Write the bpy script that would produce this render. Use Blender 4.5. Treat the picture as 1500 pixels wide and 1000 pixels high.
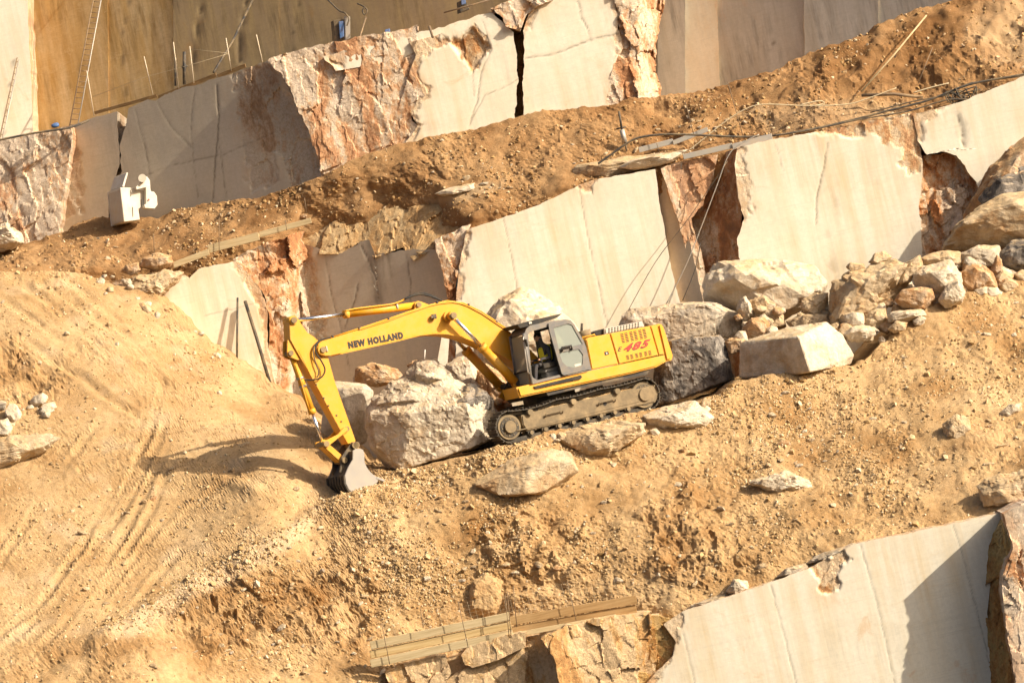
import bpy, bmesh, math, random
import numpy as np
from mathutils import Vector, Matrix
from mathutils.geometry import tessellate_polygon

for o in list(bpy.data.objects):
    bpy.data.objects.remove(o, do_unlink=True)
sc = bpy.context.scene
COL = sc.collection
rnd = random.Random(11)
RNG = np.random.default_rng(11)

# ------------------------------------------------------------------ camera
# telephoto from across the pit, level, held with the horizon tipped by 13 degrees
ROLL = math.radians(13.0); FPX = 6000.0; DIST = 120.0
RV = np.array([math.cos(ROLL), 0.0, -math.sin(ROLL)])
UV = np.array([math.sin(ROLL), 0.0, math.cos(ROLL)])
CAMP = np.array([0.0, -DIST, 0.0])
cd = bpy.data.cameras.new('camera'); cam = bpy.data.objects.new('camera', cd); COL.objects.link(cam)
cd.sensor_width = 36.0; cd.lens = 36.0 * FPX / 1500.0; cd.clip_start = 1.0; cd.clip_end = 2000.0
cam.matrix_world = Matrix(((RV[0], UV[0], 0, CAMP[0]), (RV[1], UV[1], -1, CAMP[1]), (RV[2], UV[2], 0, CAMP[2]), (0, 0, 0, 1)))
sc.camera = cam
# ------------------------------------------------------------------ world, sun, exposure
SUNV = Vector((5.6, -2.6, 3.3)).normalized()
w = bpy.data.worlds.new('World'); sc.world = w; w.use_nodes = True
wn = w.node_tree.nodes; bgn = wn['Background']
sky = wn.new('ShaderNodeTexSky'); sky.sky_type = 'NISHITA'; sky.sun_disc = False
sky.sun_elevation = math.asin(SUNV.z); sky.sun_rotation = math.atan2(SUNV.x, SUNV.y)
sky.dust_density = 6.0; sky.air_density = 0.8; sky.ozone_density = 0.6
w.node_tree.links.new(sky.outputs[0], bgn.inputs[0]); bgn.inputs[1].default_value = 0.10
sd = bpy.data.lights.new('sun', 'SUN'); sd.energy = 4.6; sd.angle = math.radians(0.5); sd.color = (1.0, 0.905, 0.755)
sun = bpy.data.objects.new('sun', sd); COL.objects.link(sun)
sun.rotation_euler = SUNV.to_track_quat('Z', 'Y').to_euler(); sun.location = (40, -40, 40)
sc.view_settings.view_transform = 'Standard'; sc.view_settings.look = 'None'
sc.view_settings.gamma = 1.0; sc.view_settings.exposure = 0.66
if hasattr(sc.view_settings, 'use_white_balance'):
    sc.view_settings.use_white_balance = True; sc.view_settings.white_balance_temperature = 6650; sc.view_settings.white_balance_tint = 10
sc.view_settings.use_curve_mapping = False

# ------------------------------------------------------------------ helpers
def P(px, py, Y):
    """photo pixel + distance plane -> world point(s)"""
    px = np.asarray(px, float); py = np.asarray(py, float); Y = np.asarray(Y, float)
    u = (px - 750.0) / FPX; v = -(py - 500.0) / FPX; d = Y + DIST
    u, v, d = np.broadcast_arrays(u, v, d)
    return np.stack([d * (u * RV[0] + v * UV[0]), Y + 0 * d, d * (u * RV[2] + v * UV[2])], -1)

def V(px, py, Y): return Vector(P(px, py, Y).tolist())

_perm = np.random.default_rng(3).permutation(256).astype(np.int64); _perm = np.concatenate([_perm, _perm, _perm])
_g = np.random.default_rng(4).normal(size=(256, 3)); _g /= np.linalg.norm(_g, axis=1)[:, None]
def pn(p):
    p = np.asarray(p, float); sh = p.shape[:-1]; p = p.reshape(-1, 3)
    i = np.floor(p).astype(np.int64); f = p - i; i &= 255
    t = f * f * f * (f * (f * 6 - 15) + 10); out = np.zeros(len(p))
    for dx in (0, 1):
        for dy in (0, 1):
            for dz in (0, 1):
                h = _perm[_perm[_perm[(i[:, 0] + dx) & 255] + ((i[:, 1] + dy) & 255)] + ((i[:, 2] + dz) & 255)] & 255
                g = _g[h]
                dt = g[:, 0] * (f[:, 0] - dx) + g[:, 1] * (f[:, 1] - dy) + g[:, 2] * (f[:, 2] - dz)
                wx = t[:, 0] if dx else 1 - t[:, 0]; wy = t[:, 1] if dy else 1 - t[:, 1]; wz = t[:, 2] if dz else 1 - t[:, 2]
                out += wx * wy * wz * dt
    return (out * 1.5).reshape(sh)
def fbm(p, o=4, lac=2.05, g=0.5, seed=0.0):
    p = np.asarray(p, float) + seed * 17.31; a = 1.0; s = 0; n = 0
    for k in range(o):
        s = s + a * pn(p); n += a; p = p * lac + 5.7; a *= g
    return s / n
def ridged(p, o=4, seed=0.0):
    p = np.asarray(p, float) + seed * 13.7; a = 1.0; s = 0; n = 0
    for k in range(o):
        s = s + a * (1 - 2 * np.abs(pn(p))); n += a; p = p * 2.1 + 3.3; a *= 0.5
    return s / n
def cells(p, seed=0.0):
    """distance to the nearest of jittered cell points, and that cell's random value: lumps and fracture facets"""
    p = np.asarray(p, float) + seed * 11.1; sh = p.shape[:-1]; p = p.reshape(-1, 3)
    i = np.floor(p).astype(np.int64); best = np.full(len(p), 9.0); val = np.zeros(len(p))
    for dx in (-1, 0, 1):
        for dy in (-1, 0, 1):
            for dz in (-1, 0, 1):
                c = i + np.array([dx, dy, dz]); m = c & 255
                h = _perm[_perm[_perm[m[:, 0]] + m[:, 1]] + m[:, 2]] & 255
                q = c + 0.5 + 0.42 * _g[h]; d = np.sum((p - q) ** 2, 1); k = d < best
                best = np.where(k, d, best); val = np.where(k, (h * 0.61803) % 1.0, val)
    return np.sqrt(best).reshape(sh), val.reshape(sh)
def facets(p, seed=0.0):
    """broken-stone relief: every jittered cell is a flat, randomly tilted and offset facet"""
    p = np.asarray(p, float) + seed * 11.1; sh = p.shape[:-1]; p = p.reshape(-1, 3)
    i = np.floor(p).astype(np.int64); best = np.full(len(p), 9.0); out = np.zeros(len(p))
    for dx in (-1, 0, 1):
        for dy in (-1, 0, 1):
            for dz in (-1, 0, 1):
                c = i + np.array([dx, dy, dz]); m = c & 255
                h = _perm[_perm[_perm[m[:, 0]] + m[:, 1]] + m[:, 2]] & 255
                q = p - (c + 0.5 + 0.42 * _g[h]); d = np.sum(q ** 2, 1); k = d < best
                v = ((h * 0.61803) % 1.0 - 0.5) * 0.8 + 1.3 * np.sum(q * _g[(h * 7 + 31) & 255], 1)
                best = np.where(k, d, best); out = np.where(k, v, out)
    return out.reshape(sh)
def sstep(a, b, x):
    t = np.clip((np.asarray(x, float) - a) / (b - a), 0, 1); return t * t * (3 - 2 * t)

def seg_dist(px, py, pl):
    """pixel distance to a polyline"""
    best = np.full(np.shape(px), 1e9)
    for (x0, y0), (x1, y1) in zip(pl[:-1], pl[1:]):
        dx, dy = x1 - x0, y1 - y0; L = dx * dx + dy * dy + 1e-9
        t = np.clip(((px - x0) * dx + (py - y0) * dy) / L, 0, 1)
        best = np.minimum(best, np.hypot(px - x0 - t * dx, py - y0 - t * dy))
    return best
def in_poly(px, py, poly):
    r = np.zeros(np.shape(px), bool); n = len(poly)
    for k in range(n):
        x0, y0 = poly[k]; x1, y1 = poly[(k + 1) % n]
        c = ((y0 > py) != (y1 > py)) & (px < (x1 - x0) * (py - y0) / (y1 - y0 + 1e-12) + x0); r ^= c
    return r
def mask(px, py, poly, soft=6.0, wob=6.0, fr=0.05, seed=1.0):
    """soft polygon mask with a ragged edge"""
    q = np.stack([px * fr, py * fr, 0 * px + seed], -1)
    x = px + wob * fbm(q, 4, seed=seed); y = py + wob * fbm(q, 4, seed=seed + 5)
    d = seg_dist(x, y, list(poly) + [poly[0]]); s = np.where(in_poly(x, y, poly), d, -d)
    return sstep(-soft / 2, soft / 2, s)
class RBF:
    def __init__(self, pts, sm=1e-4):
        pts = np.array(pts, float); self.c = pts[:, :2] / 300.0; z = pts[:, 2]; n = len(z)
        K = self.k(self.c, self.c) + sm * np.eye(n); Q = np.c_[np.ones(n), self.c]
        A = np.block([[K, Q], [Q.T, np.zeros((3, 3))]]); s = np.linalg.solve(A, np.r_[z, 0, 0, 0])
        self.w, self.a = s[:n], s[n:]
    def k(self, a, b):
        r = np.linalg.norm(a[:, None] - b[None], axis=2); return np.sqrt(r * r + 0.04)
    def __call__(self, px, py):
        px, py = np.broadcast_arrays(np.asarray(px, float), np.asarray(py, float)); sh = px.shape
        q = np.c_[px.ravel(), py.ravel()] / 300.0; out = np.empty(len(q))
        for i in range(0, len(q), 40000):
            b = q[i:i + 40000]; out[i:i + 40000] = self.k(b, self.c) @ self.w + self.a[0] + b @ self.a[1:]
        return out.reshape(sh)

# ------------------------------------------------------------------ materials
class NT:
    def __init__(self, name):
        self.m = bpy.data.materials.new(name); self.m.use_nodes = True
        self.t = self.m.node_tree; self.b = self.t.nodes['Principled BSDF']; self.co = None
    def n(self, k, **kw):
        x = self.t.nodes.new(k)
        for a, v in kw.items(): setattr(x, a, v)
        return x
    def l(self, a, b): self.t.links.new(a, b)
    def coord(self, scale=(1, 1, 1)):
        if not self.co: self.co = self.n('ShaderNodeTexCoord')
        mp = self.n('ShaderNodeMapping'); mp.inputs['Scale'].default_value = scale
        self.l(self.co.outputs['Object'], mp.inputs['Vector']); return mp.outputs[0]
    def noise(self, s, det=6, rough=0.6, scale=(1, 1, 1), dist=0.0):
        x = self.n('ShaderNodeTexNoise'); x.inputs['Scale'].default_value = s; x.inputs['Detail'].default_value = det
        x.inputs['Roughness'].default_value = rough; x.inputs['Distortion'].default_value = dist
        self.l(self.coord(scale), x.inputs['Vector']); return x.outputs['Fac']
    def ramp(self, fac, stops):
        r = self.n('ShaderNodeValToRGB'); e = r.color_ramp.elements
        while len(e) < len(stops): e.new(0.5)
        for i, (p, c) in enumerate(stops):
            e[i].position = p; e[i].color = (c[0], c[1], c[2], 1) if not isinstance(c, (int, float)) else (c, c, c, 1)
        self.l(fac, r.inputs[0]); return r.outputs[0]
    def mix(self, fac, a, b, mode='MIX'):
        x = self.n('ShaderNodeMixRGB', blend_type=mode)
        for s, v in ((0, fac), (1, a), (2, b)):
            if hasattr(v, 'links'): self.l(v, x.inputs[s])
            elif isinstance(v, (int, float)): x.inputs[s].default_value = v
            else: x.inputs[s].default_value = (v[0], v[1], v[2], 1)
        return x.outputs[0]
    def math(self, op, a, b=0.0):
        x = self.n('ShaderNodeMath', operation=op)
        for s, v in ((0, a), (1, b)):
            if hasattr(v, 'links'): self.l(v, x.inputs[s])
            else: x.inputs[s].default_value = v
        return x.outputs[0]
    def attr(self, name):
        x = self.n('ShaderNodeAttribute'); x.attribute_name = name; return x.outputs['Fac']
    def bump(self, h, s=0.4, d=0.05, prev=None):
        x = self.n('ShaderNodeBump'); x.inputs['Strength'].default_value = s; x.inputs['Distance'].default_value = d
        self.l(h, x.inputs['Height'])
        if prev: self.l(prev, x.inputs['Normal'])
        return x.outputs[0]
    def done(self, col, rough=0.9, nrm=None, spec=0.2, metal=0.0):
        if hasattr(col, 'links'): self.l(col, self.b.inputs['Base Color'])
        else: self.b.inputs['Base Color'].default_value = (col[0], col[1], col[2], 1)
        if hasattr(rough, 'links'): self.l(rough, self.b.inputs['Roughness'])
        else: self.b.inputs['Roughness'].default_value = rough
        self.b.inputs['Specular IOR Level'].default_value = spec; self.b.inputs['Metallic'].default_value = metal
        if nrm: self.l(nrm, self.b.inputs['Normal'])
        return self.m

def rock_mat(name, c1, c2, streak, ra, rb, rc, bumpd=0.035, rtop=None, sk=0.25):
    """sawn or split stone: attribute 'rough' = split, iron-stained skin; attribute 'stain' = soil in cracks and soot"""
    t = NT(name)
    a = t.ramp(t.noise(0.45, 6, 0.6), [(0.3, c1), (0.7, c2)])
    st = t.ramp(t.noise(1.6, 7, 0.68, (1.4, 1.4, 0.07)), [(0.42, 0.0), (0.70, 0.8)])
    a = t.mix(t.math('MULTIPLY', st, t.ramp(t.noise(0.33, 4), [(0.36, sk), (0.58, 1.0)])), a, streak)
    a = t.mix(t.math('MULTIPLY', t.ramp(t.noise(2.6, 6, 0.7, (1.6, 1.6, 0.15)), [(0.5 - .06 * (sk > .5), 0.0), (0.75 - .1 * (sk > .5), 0.5 + .25 * (sk > .5))]), t.ramp(t.noise(0.6, 3), [(0.5 - .12 * (sk > .5), 0.0), (0.7 - .1 * (sk > .5), 1.0)])), a, [x * 0.45 for x in c2])
    a = t.mix(t.ramp(t.noise(9.0, 6, 0.75), [(0.35, 0.28), (0.6, 0.0)]), a, [x * 0.72 for x in c2])
    a = t.mix(t.ramp(t.noise(0.9, 8, 0.62, (0.7, 1, 2.6), 1.5), [(0.595, 0.0), (0.61, 0.30), (0.625, 0.0)]), a, streak)
    a = t.mix(t.ramp(t.noise(0.8, 9, 0.7, (1, 1, 1), 0.9), [(0.62, 0.0), (0.70, 0.45)]), a, ra)
    a = t.mix(t.math('MULTIPLY', t.attr('halo'), t.ramp(t.noise(2.2, 8, 0.72, (1.2, 1.2, 0.4), 0.5), [(0.42, 0.0), (0.62, 0.85)])), a, ra)
    a = t.mix(t.ramp(t.noise(3.0, 5, 0.6, (0.12, 1, 9.0)), [(0.52, 0.0), (0.66, 0.16)]), a, [x * 0.66 for x in c2])
    a = t.mix(t.ramp(t.noise(5.0, 4, 0.6, (9.0, 1, 0.10)), [(0.54, 0.0), (0.66, 0.14)]), a, [min(.9, x * 1.15) for x in c1])
    big = t.noise(0.75, 5, 0.6, (1.2, 1, 0.55), 0.8)
    fin = t.noise(4.5, 8, 0.72, (1.2, 1, 0.7), 0.4)
    n1 = t.math('ADD', t.math('MULTIPLY', big, 0.62), t.math('MULTIPLY', fin, 0.38))
    r = t.ramp(n1, [(0.345, rc), (0.425, rb), (0.475, ra), (0.515, rtop or c2), (0.59, rtop or c1)])
    r = t.mix(t.ramp(t.noise(13, 6, 0.75), [(0.38, 0.4), (0.55, 0.0)]), r, [x * 0.5 for x in rb])
    c = t.mix(t.attr('rough'), a, r)
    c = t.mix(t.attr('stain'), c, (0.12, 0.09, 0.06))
    h = t.math('MULTIPLY', t.noise(6, 10, 0.75), t.math('ADD', t.math('MULTIPLY', t.attr('rough'), 1.0), 0.05))
    nb = t.bump(h, 1.0, bumpd * 2)
    nb = t.bump(t.noise(40, 4, 0.7), 0.18, 0.010, nb)
    return t.done(c, 0.92, nb, 0.12)

M = {}
CR1, CR2 = (0.78, 0.715, 0.58), (0.70, 0.63, 0.49)
M['cream'] = rock_mat('cream_limestone', CR1, CR2, (0.62, 0.46, 0.25), (0.60, 0.36, 0.17), (0.46, 0.20, 0.07), (0.20, 0.11, 0.055), rtop=(0.63, 0.47, 0.30))
M['pink'] = rock_mat('pink_limestone', (0.68, 0.56, 0.43), (0.62, 0.49, 0.35), (0.56, 0.33, 0.16), (0.58, 0.34, 0.18), (0.44, 0.19, 0.075), (0.24, 0.12, 0.06))
M['ochre'] = rock_mat('ochre_limestone', (0.58, 0.41, 0.19), (0.47, 0.30, 0.11), (0.70, 0.57, 0.37), (0.50, 0.27, 0.10), (0.36, 0.17, 0.05), (0.2, 0.1, 0.05), sk=.8)
M['earthy'] = rock_mat('earthy_limestone', (0.50, 0.365, 0.205), (0.41, 0.275, 0.14), (0.40, 0.26, 0.12), (0.44, 0.27, 0.12), (0.34, 0.19, 0.075), (0.22, 0.12, 0.05))
M['orange'] = rock_mat('orange_limestone', (0.64, 0.52, 0.36), (0.58, 0.42, 0.24), (0.52, 0.32, 0.13), (0.55, 0.33, 0.13), (0.42, 0.20, 0.06), (0.24, 0.13, 0.05), rtop=(0.62, 0.44, 0.25))
M['pale'] = rock_mat('pale_grey_limestone', (0.55, 0.525, 0.465), (0.46, 0.435, 0.38), (0.42, 0.365, 0.28), (0.5, 0.36, 0.24), (0.36, 0.22, 0.12), (0.2, 0.13, 0.08), sk=.8)
M['olive'] = rock_mat('brown_limestone', (0.44, 0.335, 0.20), (0.37, 0.27, 0.155), (0.52, 0.38, 0.17), (0.45, 0.27, 0.11), (0.3, 0.16, 0.06), (0.18, 0.1, 0.05), sk=.8)
M['grey'] = rock_mat('grey_limestone', (0.56, 0.48, 0.37), (0.48, 0.405, 0.30), (0.58, 0.48, 0.33), (0.5, 0.36, 0.24), (0.36, 0.22, 0.12), (0.2, 0.13, 0.08))

def boulder_mat(name, c1, c2, c3, dark, amt):
    t = NT(name)
    a = t.ramp(t.noise(1.3, 8, 0.65, (1, 1, 1), 0.5), [(0.34, c3), (0.47, c2), (0.62, c1)])
    a = t.mix(t.ramp(t.noise(5, 7, 0.7), [(0.38, 0.45), (0.58, 0.0)]), a, [x * 0.6 for x in c2])
    up = t.n('ShaderNodeSeparateXYZ'); g = t.n('ShaderNodeNewGeometry'); t.l(g.outputs['Normal'], up.inputs[0])
    dust = t.math('MULTIPLY', t.ramp(up.outputs[2], [(0.45, 0.0), (0.85, 0.8)]), t.ramp(t.noise(2.2, 5), [(0.4, 0.2), (0.6, 1.0)]))
    a = t.mix(dust, a, (0.50, 0.35, 0.18))
    soot = t.math('MULTIPLY', t.ramp(t.noise(1.9, 7, 0.72, (1.3, 1.3, 0.8), 0.8), [(0.48, 0.0), (0.60, 1.0)]), amt)
    a = t.mix(soot, a, dark)
    nb = t.bump(t.noise(3.5, 10, 0.66), 0.8, 0.10); nb = t.bump(t.noise(30, 4, 0.7), 0.25, 0.012, nb)
    return t.done(a, 0.93, nb, 0.15)
M['b_cream'] = boulder_mat('cream_boulder', (0.66, 0.57, 0.44), (0.57, 0.47, 0.34), (0.46, 0.33, 0.20), (0.1, 0.09, 0.08), 0.10)
M['b_tan'] = boulder_mat('tan_boulder', (0.58, 0.46, 0.31), (0.50, 0.36, 0.21), (0.38, 0.21, 0.09), (0.12, 0.1, 0.08), 0.20)
M['b_rust'] = boulder_mat('rust_boulder', (0.60, 0.47, 0.33), (0.46, 0.26, 0.12), (0.30, 0.14, 0.06), (0.12, 0.08, 0.06), 0.25)
M['b_dark'] = boulder_mat('sooty_boulder', (0.36, 0.32, 0.27), (0.22, 0.19, 0.16), (0.10, 0.09, 0.08), (0.045, 0.04, 0.038), 0.9)
M['b_mixed'] = boulder_mat('half_sooty_boulder', (0.60, 0.52, 0.41), (0.50, 0.41, 0.30), (0.33, 0.25, 0.17), (0.10, 0.095, 0.085), 0.55)

def dirt_mat(name, c1, c2, c3, pale):
    t = NT(name)
    a = t.ramp(t.noise(0.5, 6, 0.6), [(0.34, c3), (0.5, c2), (0.66, c1)])
    a = t.mix(t.ramp(t.noise(6.5, 9, 0.75), [(0.36, 0.45), (0.54, 0.0)]), a, [x * 0.62 for x in c3])
    a = t.mix(t.ramp(t.noise(17, 5, 0.75), [(0.56, 0.0), (0.70, 0.6)]), a, pale)
    a = t.mix(t.attr('pale'), a, pale)
    a = t.mix(t.attr('damp'), a, [x * 0.70 * y for x, y in zip(c3, (1.0, 0.86, 0.70))])
    nb = t.bump(t.noise(15, 9, 0.8), 0.9, 0.06); nb = t.bump(t.noise(55, 4, 0.7), 0.5, 0.012, nb)
    return t.done(a, 0.96, nb, 0.1)
M['dirt'] = dirt_mat('tan_soil', (0.55, 0.375, 0.195), (0.475, 0.308, 0.148), (0.375, 0.222, 0.094), (0.59, 0.45, 0.295))
M['mound'] = boulder_mat('hard_soil', (0.50, 0.34, 0.17), (0.45, 0.29, 0.14), (0.36, 0.21, 0.09), (0.2, 0.12, 0.06), 0.1)
M['dirt2'] = dirt_mat('brown_soil', (0.42, 0.255, 0.12), (0.34, 0.192, 0.083), (0.25, 0.13, 0.052), (0.48, 0.34, 0.195))

def paint(name, col, rough=0.4, spec=0.5, metal=0.0, dust=0.3, dcol=(0.52, 0.36, 0.17), dscale=2.5):
    t = NT(name)
    f = t.ramp(t.noise(dscale, 8, 0.7), [(0.42, 0.0), (0.75, dust)])
    c = t.mix(f, col, dcol)
    rr = t.ramp(t.noise(dscale * 2, 5), [(0.3, rough), (0.8, min(1, rough + 0.25))])
    return t.done(c, rr, None, spec, metal)
M['yellow'] = paint('yellow_paint', (0.68, 0.31, 0.010), 0.45, 0.4, 0, 0.5, (0.54, 0.35, 0.13), 3.2)
M['char'] = paint('charcoal_paint', (0.13, 0.125, 0.12), 0.45, 0.4, 0, 0.35)
M['black'] = paint('black_rubber', (0.018, 0.017, 0.016), 0.6, 0.3, 0, 0.12)
M['dark'] = paint('dark_metal', (0.045, 0.04, 0.036), 0.6, 0.4, 0.2, 0.45)
M['track'] = paint('dusty_track_steel', (0.06, 0.052, 0.042), 0.65, 0.35, 0.3, 0.5, (0.33, 0.24, 0.13), 3.5)
M['trackside'] = paint('dusty_track_frame', (0.17, 0.13, 0.08), 0.85, 0.2, 0, 0.75, (0.40, 0.29, 0.16), 2.5)
M['chrome'] = paint('chrome_rod', (0.85, 0.85, 0.86), 0.16, 0.5, 1.0, 0.06)
M['steel'] = paint('worn_bucket_steel', (0.30, 0.27, 0.235), 0.5, 0.5, 0.35, 0.6, (0.42, 0.36, 0.27), 3.0)
M['pin'] = paint('greasy_pin_steel', (0.20, 0.14, 0.07), 0.6, 0.4, 0.3, 0.5)
M['white'] = paint('white_paint', (0.62, 0.58, 0.49), 0.5, 0.4, 0, 0.55)
M['red'] = paint('red_decal', (0.50, 0.03, 0.02), 0.4, 0.4, 0, 0.08)
M['ink'] = paint('black_decal', (0.02, 0.017, 0.012), 0.4, 0.4, 0, 0.06)
M['rod'] = paint('rusty_rod', (0.20, 0.14, 0.09), 0.8, 0.3, 0.3, 0.4)
M['palerod'] = paint('pale_rod', (0.60, 0.50, 0.36), 0.7, 0.3, 0, 0.3)
M['rope'] = paint('pale_rope', (0.56, 0.46, 0.30), 0.9, 0.1, 0, 0.3)
M['cable'] = paint('black_cable', (0.05, 0.046, 0.042), 0.7, 0.3, 0, 0.5)
M['blue'] = paint('blue_plastic', (0.05, 0.12, 0.28), 0.5, 0.4, 0, 0.3)
M['alu'] = paint('dull_aluminium', (0.42, 0.39, 0.34), 0.5, 0.4, 0.5, 0.4)
M['seat'] = paint('grey_seat_cloth', (0.28, 0.265, 0.24), 0.9, 0.1, 0, 0.1)
M['skin'] = paint('skin', (0.40, 0.21, 0.13), 0.6, 0.3, 0, 0.0)
M['vest'] = paint('yellow_vest', (0.62, 0.50, 0.03), 0.8, 0.2, 0, 0.1)
M['cloth'] = paint('dark_workwear', (0.055, 0.055, 0.065), 0.9, 0.1, 0, 0.15)
M['hair'] = paint('dark_hair', (0.02, 0.014, 0.01), 0.7, 0.2, 0, 0.0)
def wood_mat(name, a, b, cc):
    t = NT(name)
    c = t.ramp(t.noise(2.2, 8, 0.65, (0.35, 3, 7)), [(0.3, cc), (0.5, a), (0.7, b)])
    c = t.mix(t.ramp(t.noise(1.2, 5), [(0.5, 0.0), (0.75, 0.4)]), c, (0.46, 0.32, 0.16))
    return t.done(c, 0.85, t.bump(t.noise(3, 8, 0.7, (0.4, 4, 12)), 0.5, 0.01), 0.2)
M['wood'] = wood_mat('weathered_plank', (0.44, 0.34, 0.19), (0.52, 0.41, 0.25), (0.32, 0.235, 0.125))
M['wood2'] = wood_mat('brown_plank', (0.33, 0.20, 0.085), (0.40, 0.26, 0.12), (0.22, 0.13, 0.05))
M['wood3'] = wood_mat('yellowed_plank', (0.48, 0.34, 0.16), (0.54, 0.41, 0.22), (0.36, 0.24, 0.10))
def glass_mat():
    t = NT('tinted_glass'); m = t.m; nt = t.t
    t.b.inputs['Base Color'].default_value = (0.55, 0.66, 0.56, 1); t.b.inputs['Roughness'].default_value = 0.05
    tr = t.n('ShaderNodeBsdfTransparent'); tr.inputs[0].default_value = (0.62, 0.70, 0.58, 1)
    gl = t.n('ShaderNodeBsdfGlossy'); gl.inputs['Roughness'].default_value = 0.03
    df = t.n('ShaderNodeBsdfDiffuse'); df.inputs[0].default_value = (0.60, 0.64, 0.56, 1)      # dust film, made paler so the panes' bright reflection is painted in
    fr = t.n('ShaderNodeFresnel'); fr.inputs[0].default_value = 1.5
    m1 = t.n('ShaderNodeMixShader'); m2 = t.n('ShaderNodeMixShader'); m1.inputs[0].default_value = 0.40
    t.l(tr.outputs[0], m1.inputs[1]); t.l(df.outputs[0], m1.inputs[2])
    t.l(fr.outputs[0], m2.inputs[0]); t.l(m1.outputs[0], m2.inputs[1]); t.l(gl.outputs[0], m2.inputs[2])
    t.l(m2.outputs[0], nt.nodes['Material Output'].inputs[0]); return m
M['glass'] = glass_mat()

# ------------------------------------------------------------------ object makers
def tag(o, label=None, cat=None, group=None, kind=None):
    if label: o['label'] = label
    if cat: o['category'] = cat
    if group: o['group'] = group
    if kind: o['kind'] = kind
    return o
def link(o, parent=None):
    COL.objects.link(o)
    if parent: o.parent = parent
    return o
def empty(name, loc=(0, 0, 0)):
    o = bpy.data.objects.new(name, None); o.location = loc; o.empty_display_size = 0.3; return link(o)
def mesh_np(name, verts, quads=None, tris=None, mat=None, parent=None, smooth=True, attrs=None, make=True):
    me = bpy.data.meshes.new(name); verts = np.asarray(verts, np.float32)
    loops = []; starts = []; tot = 0; q = np.zeros((0, 4), int) if quads is None else np.asarray(quads, int)
    t = np.zeros((0, 3), int) if tris is None else np.asarray(tris, int)
    me.vertices.add(len(verts)); me.vertices.foreach_set('co', verts.ravel())
    lp = np.concatenate([q.ravel(), t.ravel()]).astype(np.int32)
    ls = np.concatenate([np.arange(len(q)) * 4, len(q) * 4 + np.arange(len(t)) * 3]).astype(np.int32)
    me.loops.add(len(lp)); me.loops.foreach_set('vertex_index', lp)
    me.polygons.add(len(ls)); me.polygons.foreach_set('loop_start', ls)
    me.update(calc_edges=True)
    me.polygons.foreach_set('use_smooth', np.full(len(ls), smooth))
    for k, v in (attrs or {}).items():
        at = me.attributes.new(k, 'FLOAT', 'POINT'); at.data.foreach_set('value', np.asarray(v, np.float32).ravel())
    me.validate(); me.update()
    if mat: me.materials.append(mat)
    if not make: return me
    return link(bpy.data.objects.new(name, me), parent)
def bm_obj(name, bm, mat, parent=None, smooth=False):
    me = bpy.data.meshes.new(name); bmesh.ops.recalc_face_normals(bm, faces=bm.faces[:]); bm.to_mesh(me); bm.free()
    if smooth: me.polygons.foreach_set('use_smooth', np.full(len(me.polygons), True))
    me.materials.append(mat); return link(bpy.data.objects.new(name, me), parent)
def grid_quads(nv, nu, off=0):
    i = np.arange(nv - 1)[:, None] * nu + np.arange(nu - 1)[None]
    return (off + np.stack([i, i + nu, i + nu + 1, i + 1], -1)).reshape(-1, 4)
def add_cyl(bm, a, b, r0, r1=None, n=12, caps=True):
    a = Vector(a); b = Vector(b); r1 = r0 if r1 is None else r1; d = (b - a).normalized()
    x = d.orthogonal().normalized(); y = d.cross(x)
    A = [bm.verts.new(a + r0 * (math.cos(t) * x + math.sin(t) * y)) for t in [2 * math.pi * k / n for k in range(n)]]
    B = [bm.verts.new(b + r1 * (math.cos(t) * x + math.sin(t) * y)) for t in [2 * math.pi * k / n for k in range(n)]]
    for k in range(n): bm.faces.new((A[k], A[(k + 1) % n], B[(k + 1) % n], B[k]))
    if caps: bm.faces.new(A[::-1]); bm.faces.new(B)
def add_tube(bm, pts, r, n=6, sub=0):
    pts = [Vector(p) for p in pts]
    if sub:   # Catmull-Rom
        q = [pts[0]] + pts + [pts[-1]]; out = []
        for i in range(1, len(q) - 2):
            p0, p1, p2, p3 = q[i - 1:i + 3]
            for k in range(sub):
                t = k / sub
                out.append(0.5 * (2 * p1 + (p2 - p0) * t + (2 * p0 - 5 * p1 + 4 * p2 - p3) * t * t + (3 * p1 - p0 - 3 * p2 + p3) * t ** 3))
        pts = out + [pts[-1]]
    rings = []; x = None
    for i, p in enumerate(pts):
        d = (pts[min(i + 1, len(pts) - 1)] - pts[max(i - 1, 0)]).normalized()
        x = d.orthogonal().normalized() if x is None else (x - d * x.dot(d)).normalized()
        y = d.cross(x); rings.append([bm.verts.new(p + r * (math.cos(2 * math.pi * k / n) * x + math.sin(2 * math.pi * k / n) * y)) for k in range(n)])
    for a, b in zip(rings[:-1], rings[1:]):
        for k in range(n): bm.faces.new((a[k], a[(k + 1) % n], b[(k + 1) % n], b[k]))
    bm.faces.new(rings[0][::-1]); bm.faces.new(rings[-1])
def tube(name, pts, r, mat, parent=None, n=6, sub=0):
    bm = bmesh.new(); add_tube(bm, pts, r, n, sub); return bm_obj(name, bm, mat, parent, True)
def add_box(bm, c, s, R=None, bev=0.0):
    v = bmesh.ops.create_cube(bm, size=1.0)['verts']
    for k in v:
        k.co = Vector((k.co.x * s[0], k.co.y * s[1], k.co.z * s[2]))
        if R is not None: k.co = R @ k.co
        k.co += Vector(c)
    if bev:
        e = list({e for k in v for e in k.link_edges}); bmesh.ops.bevel(bm, geom=e, offset=bev, segments=1, affect='EDGES')
# ================================================================== soil sheets
def sheet_normals(p):
    du = np.gradient(p, axis=1); dv = np.gradient(p, axis=0)
    n = np.cross(dv, du); n /= np.linalg.norm(n, axis=2)[..., None] + 1e-12
    return np.where((n[..., 1:2] > 0), -n, n)

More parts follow.
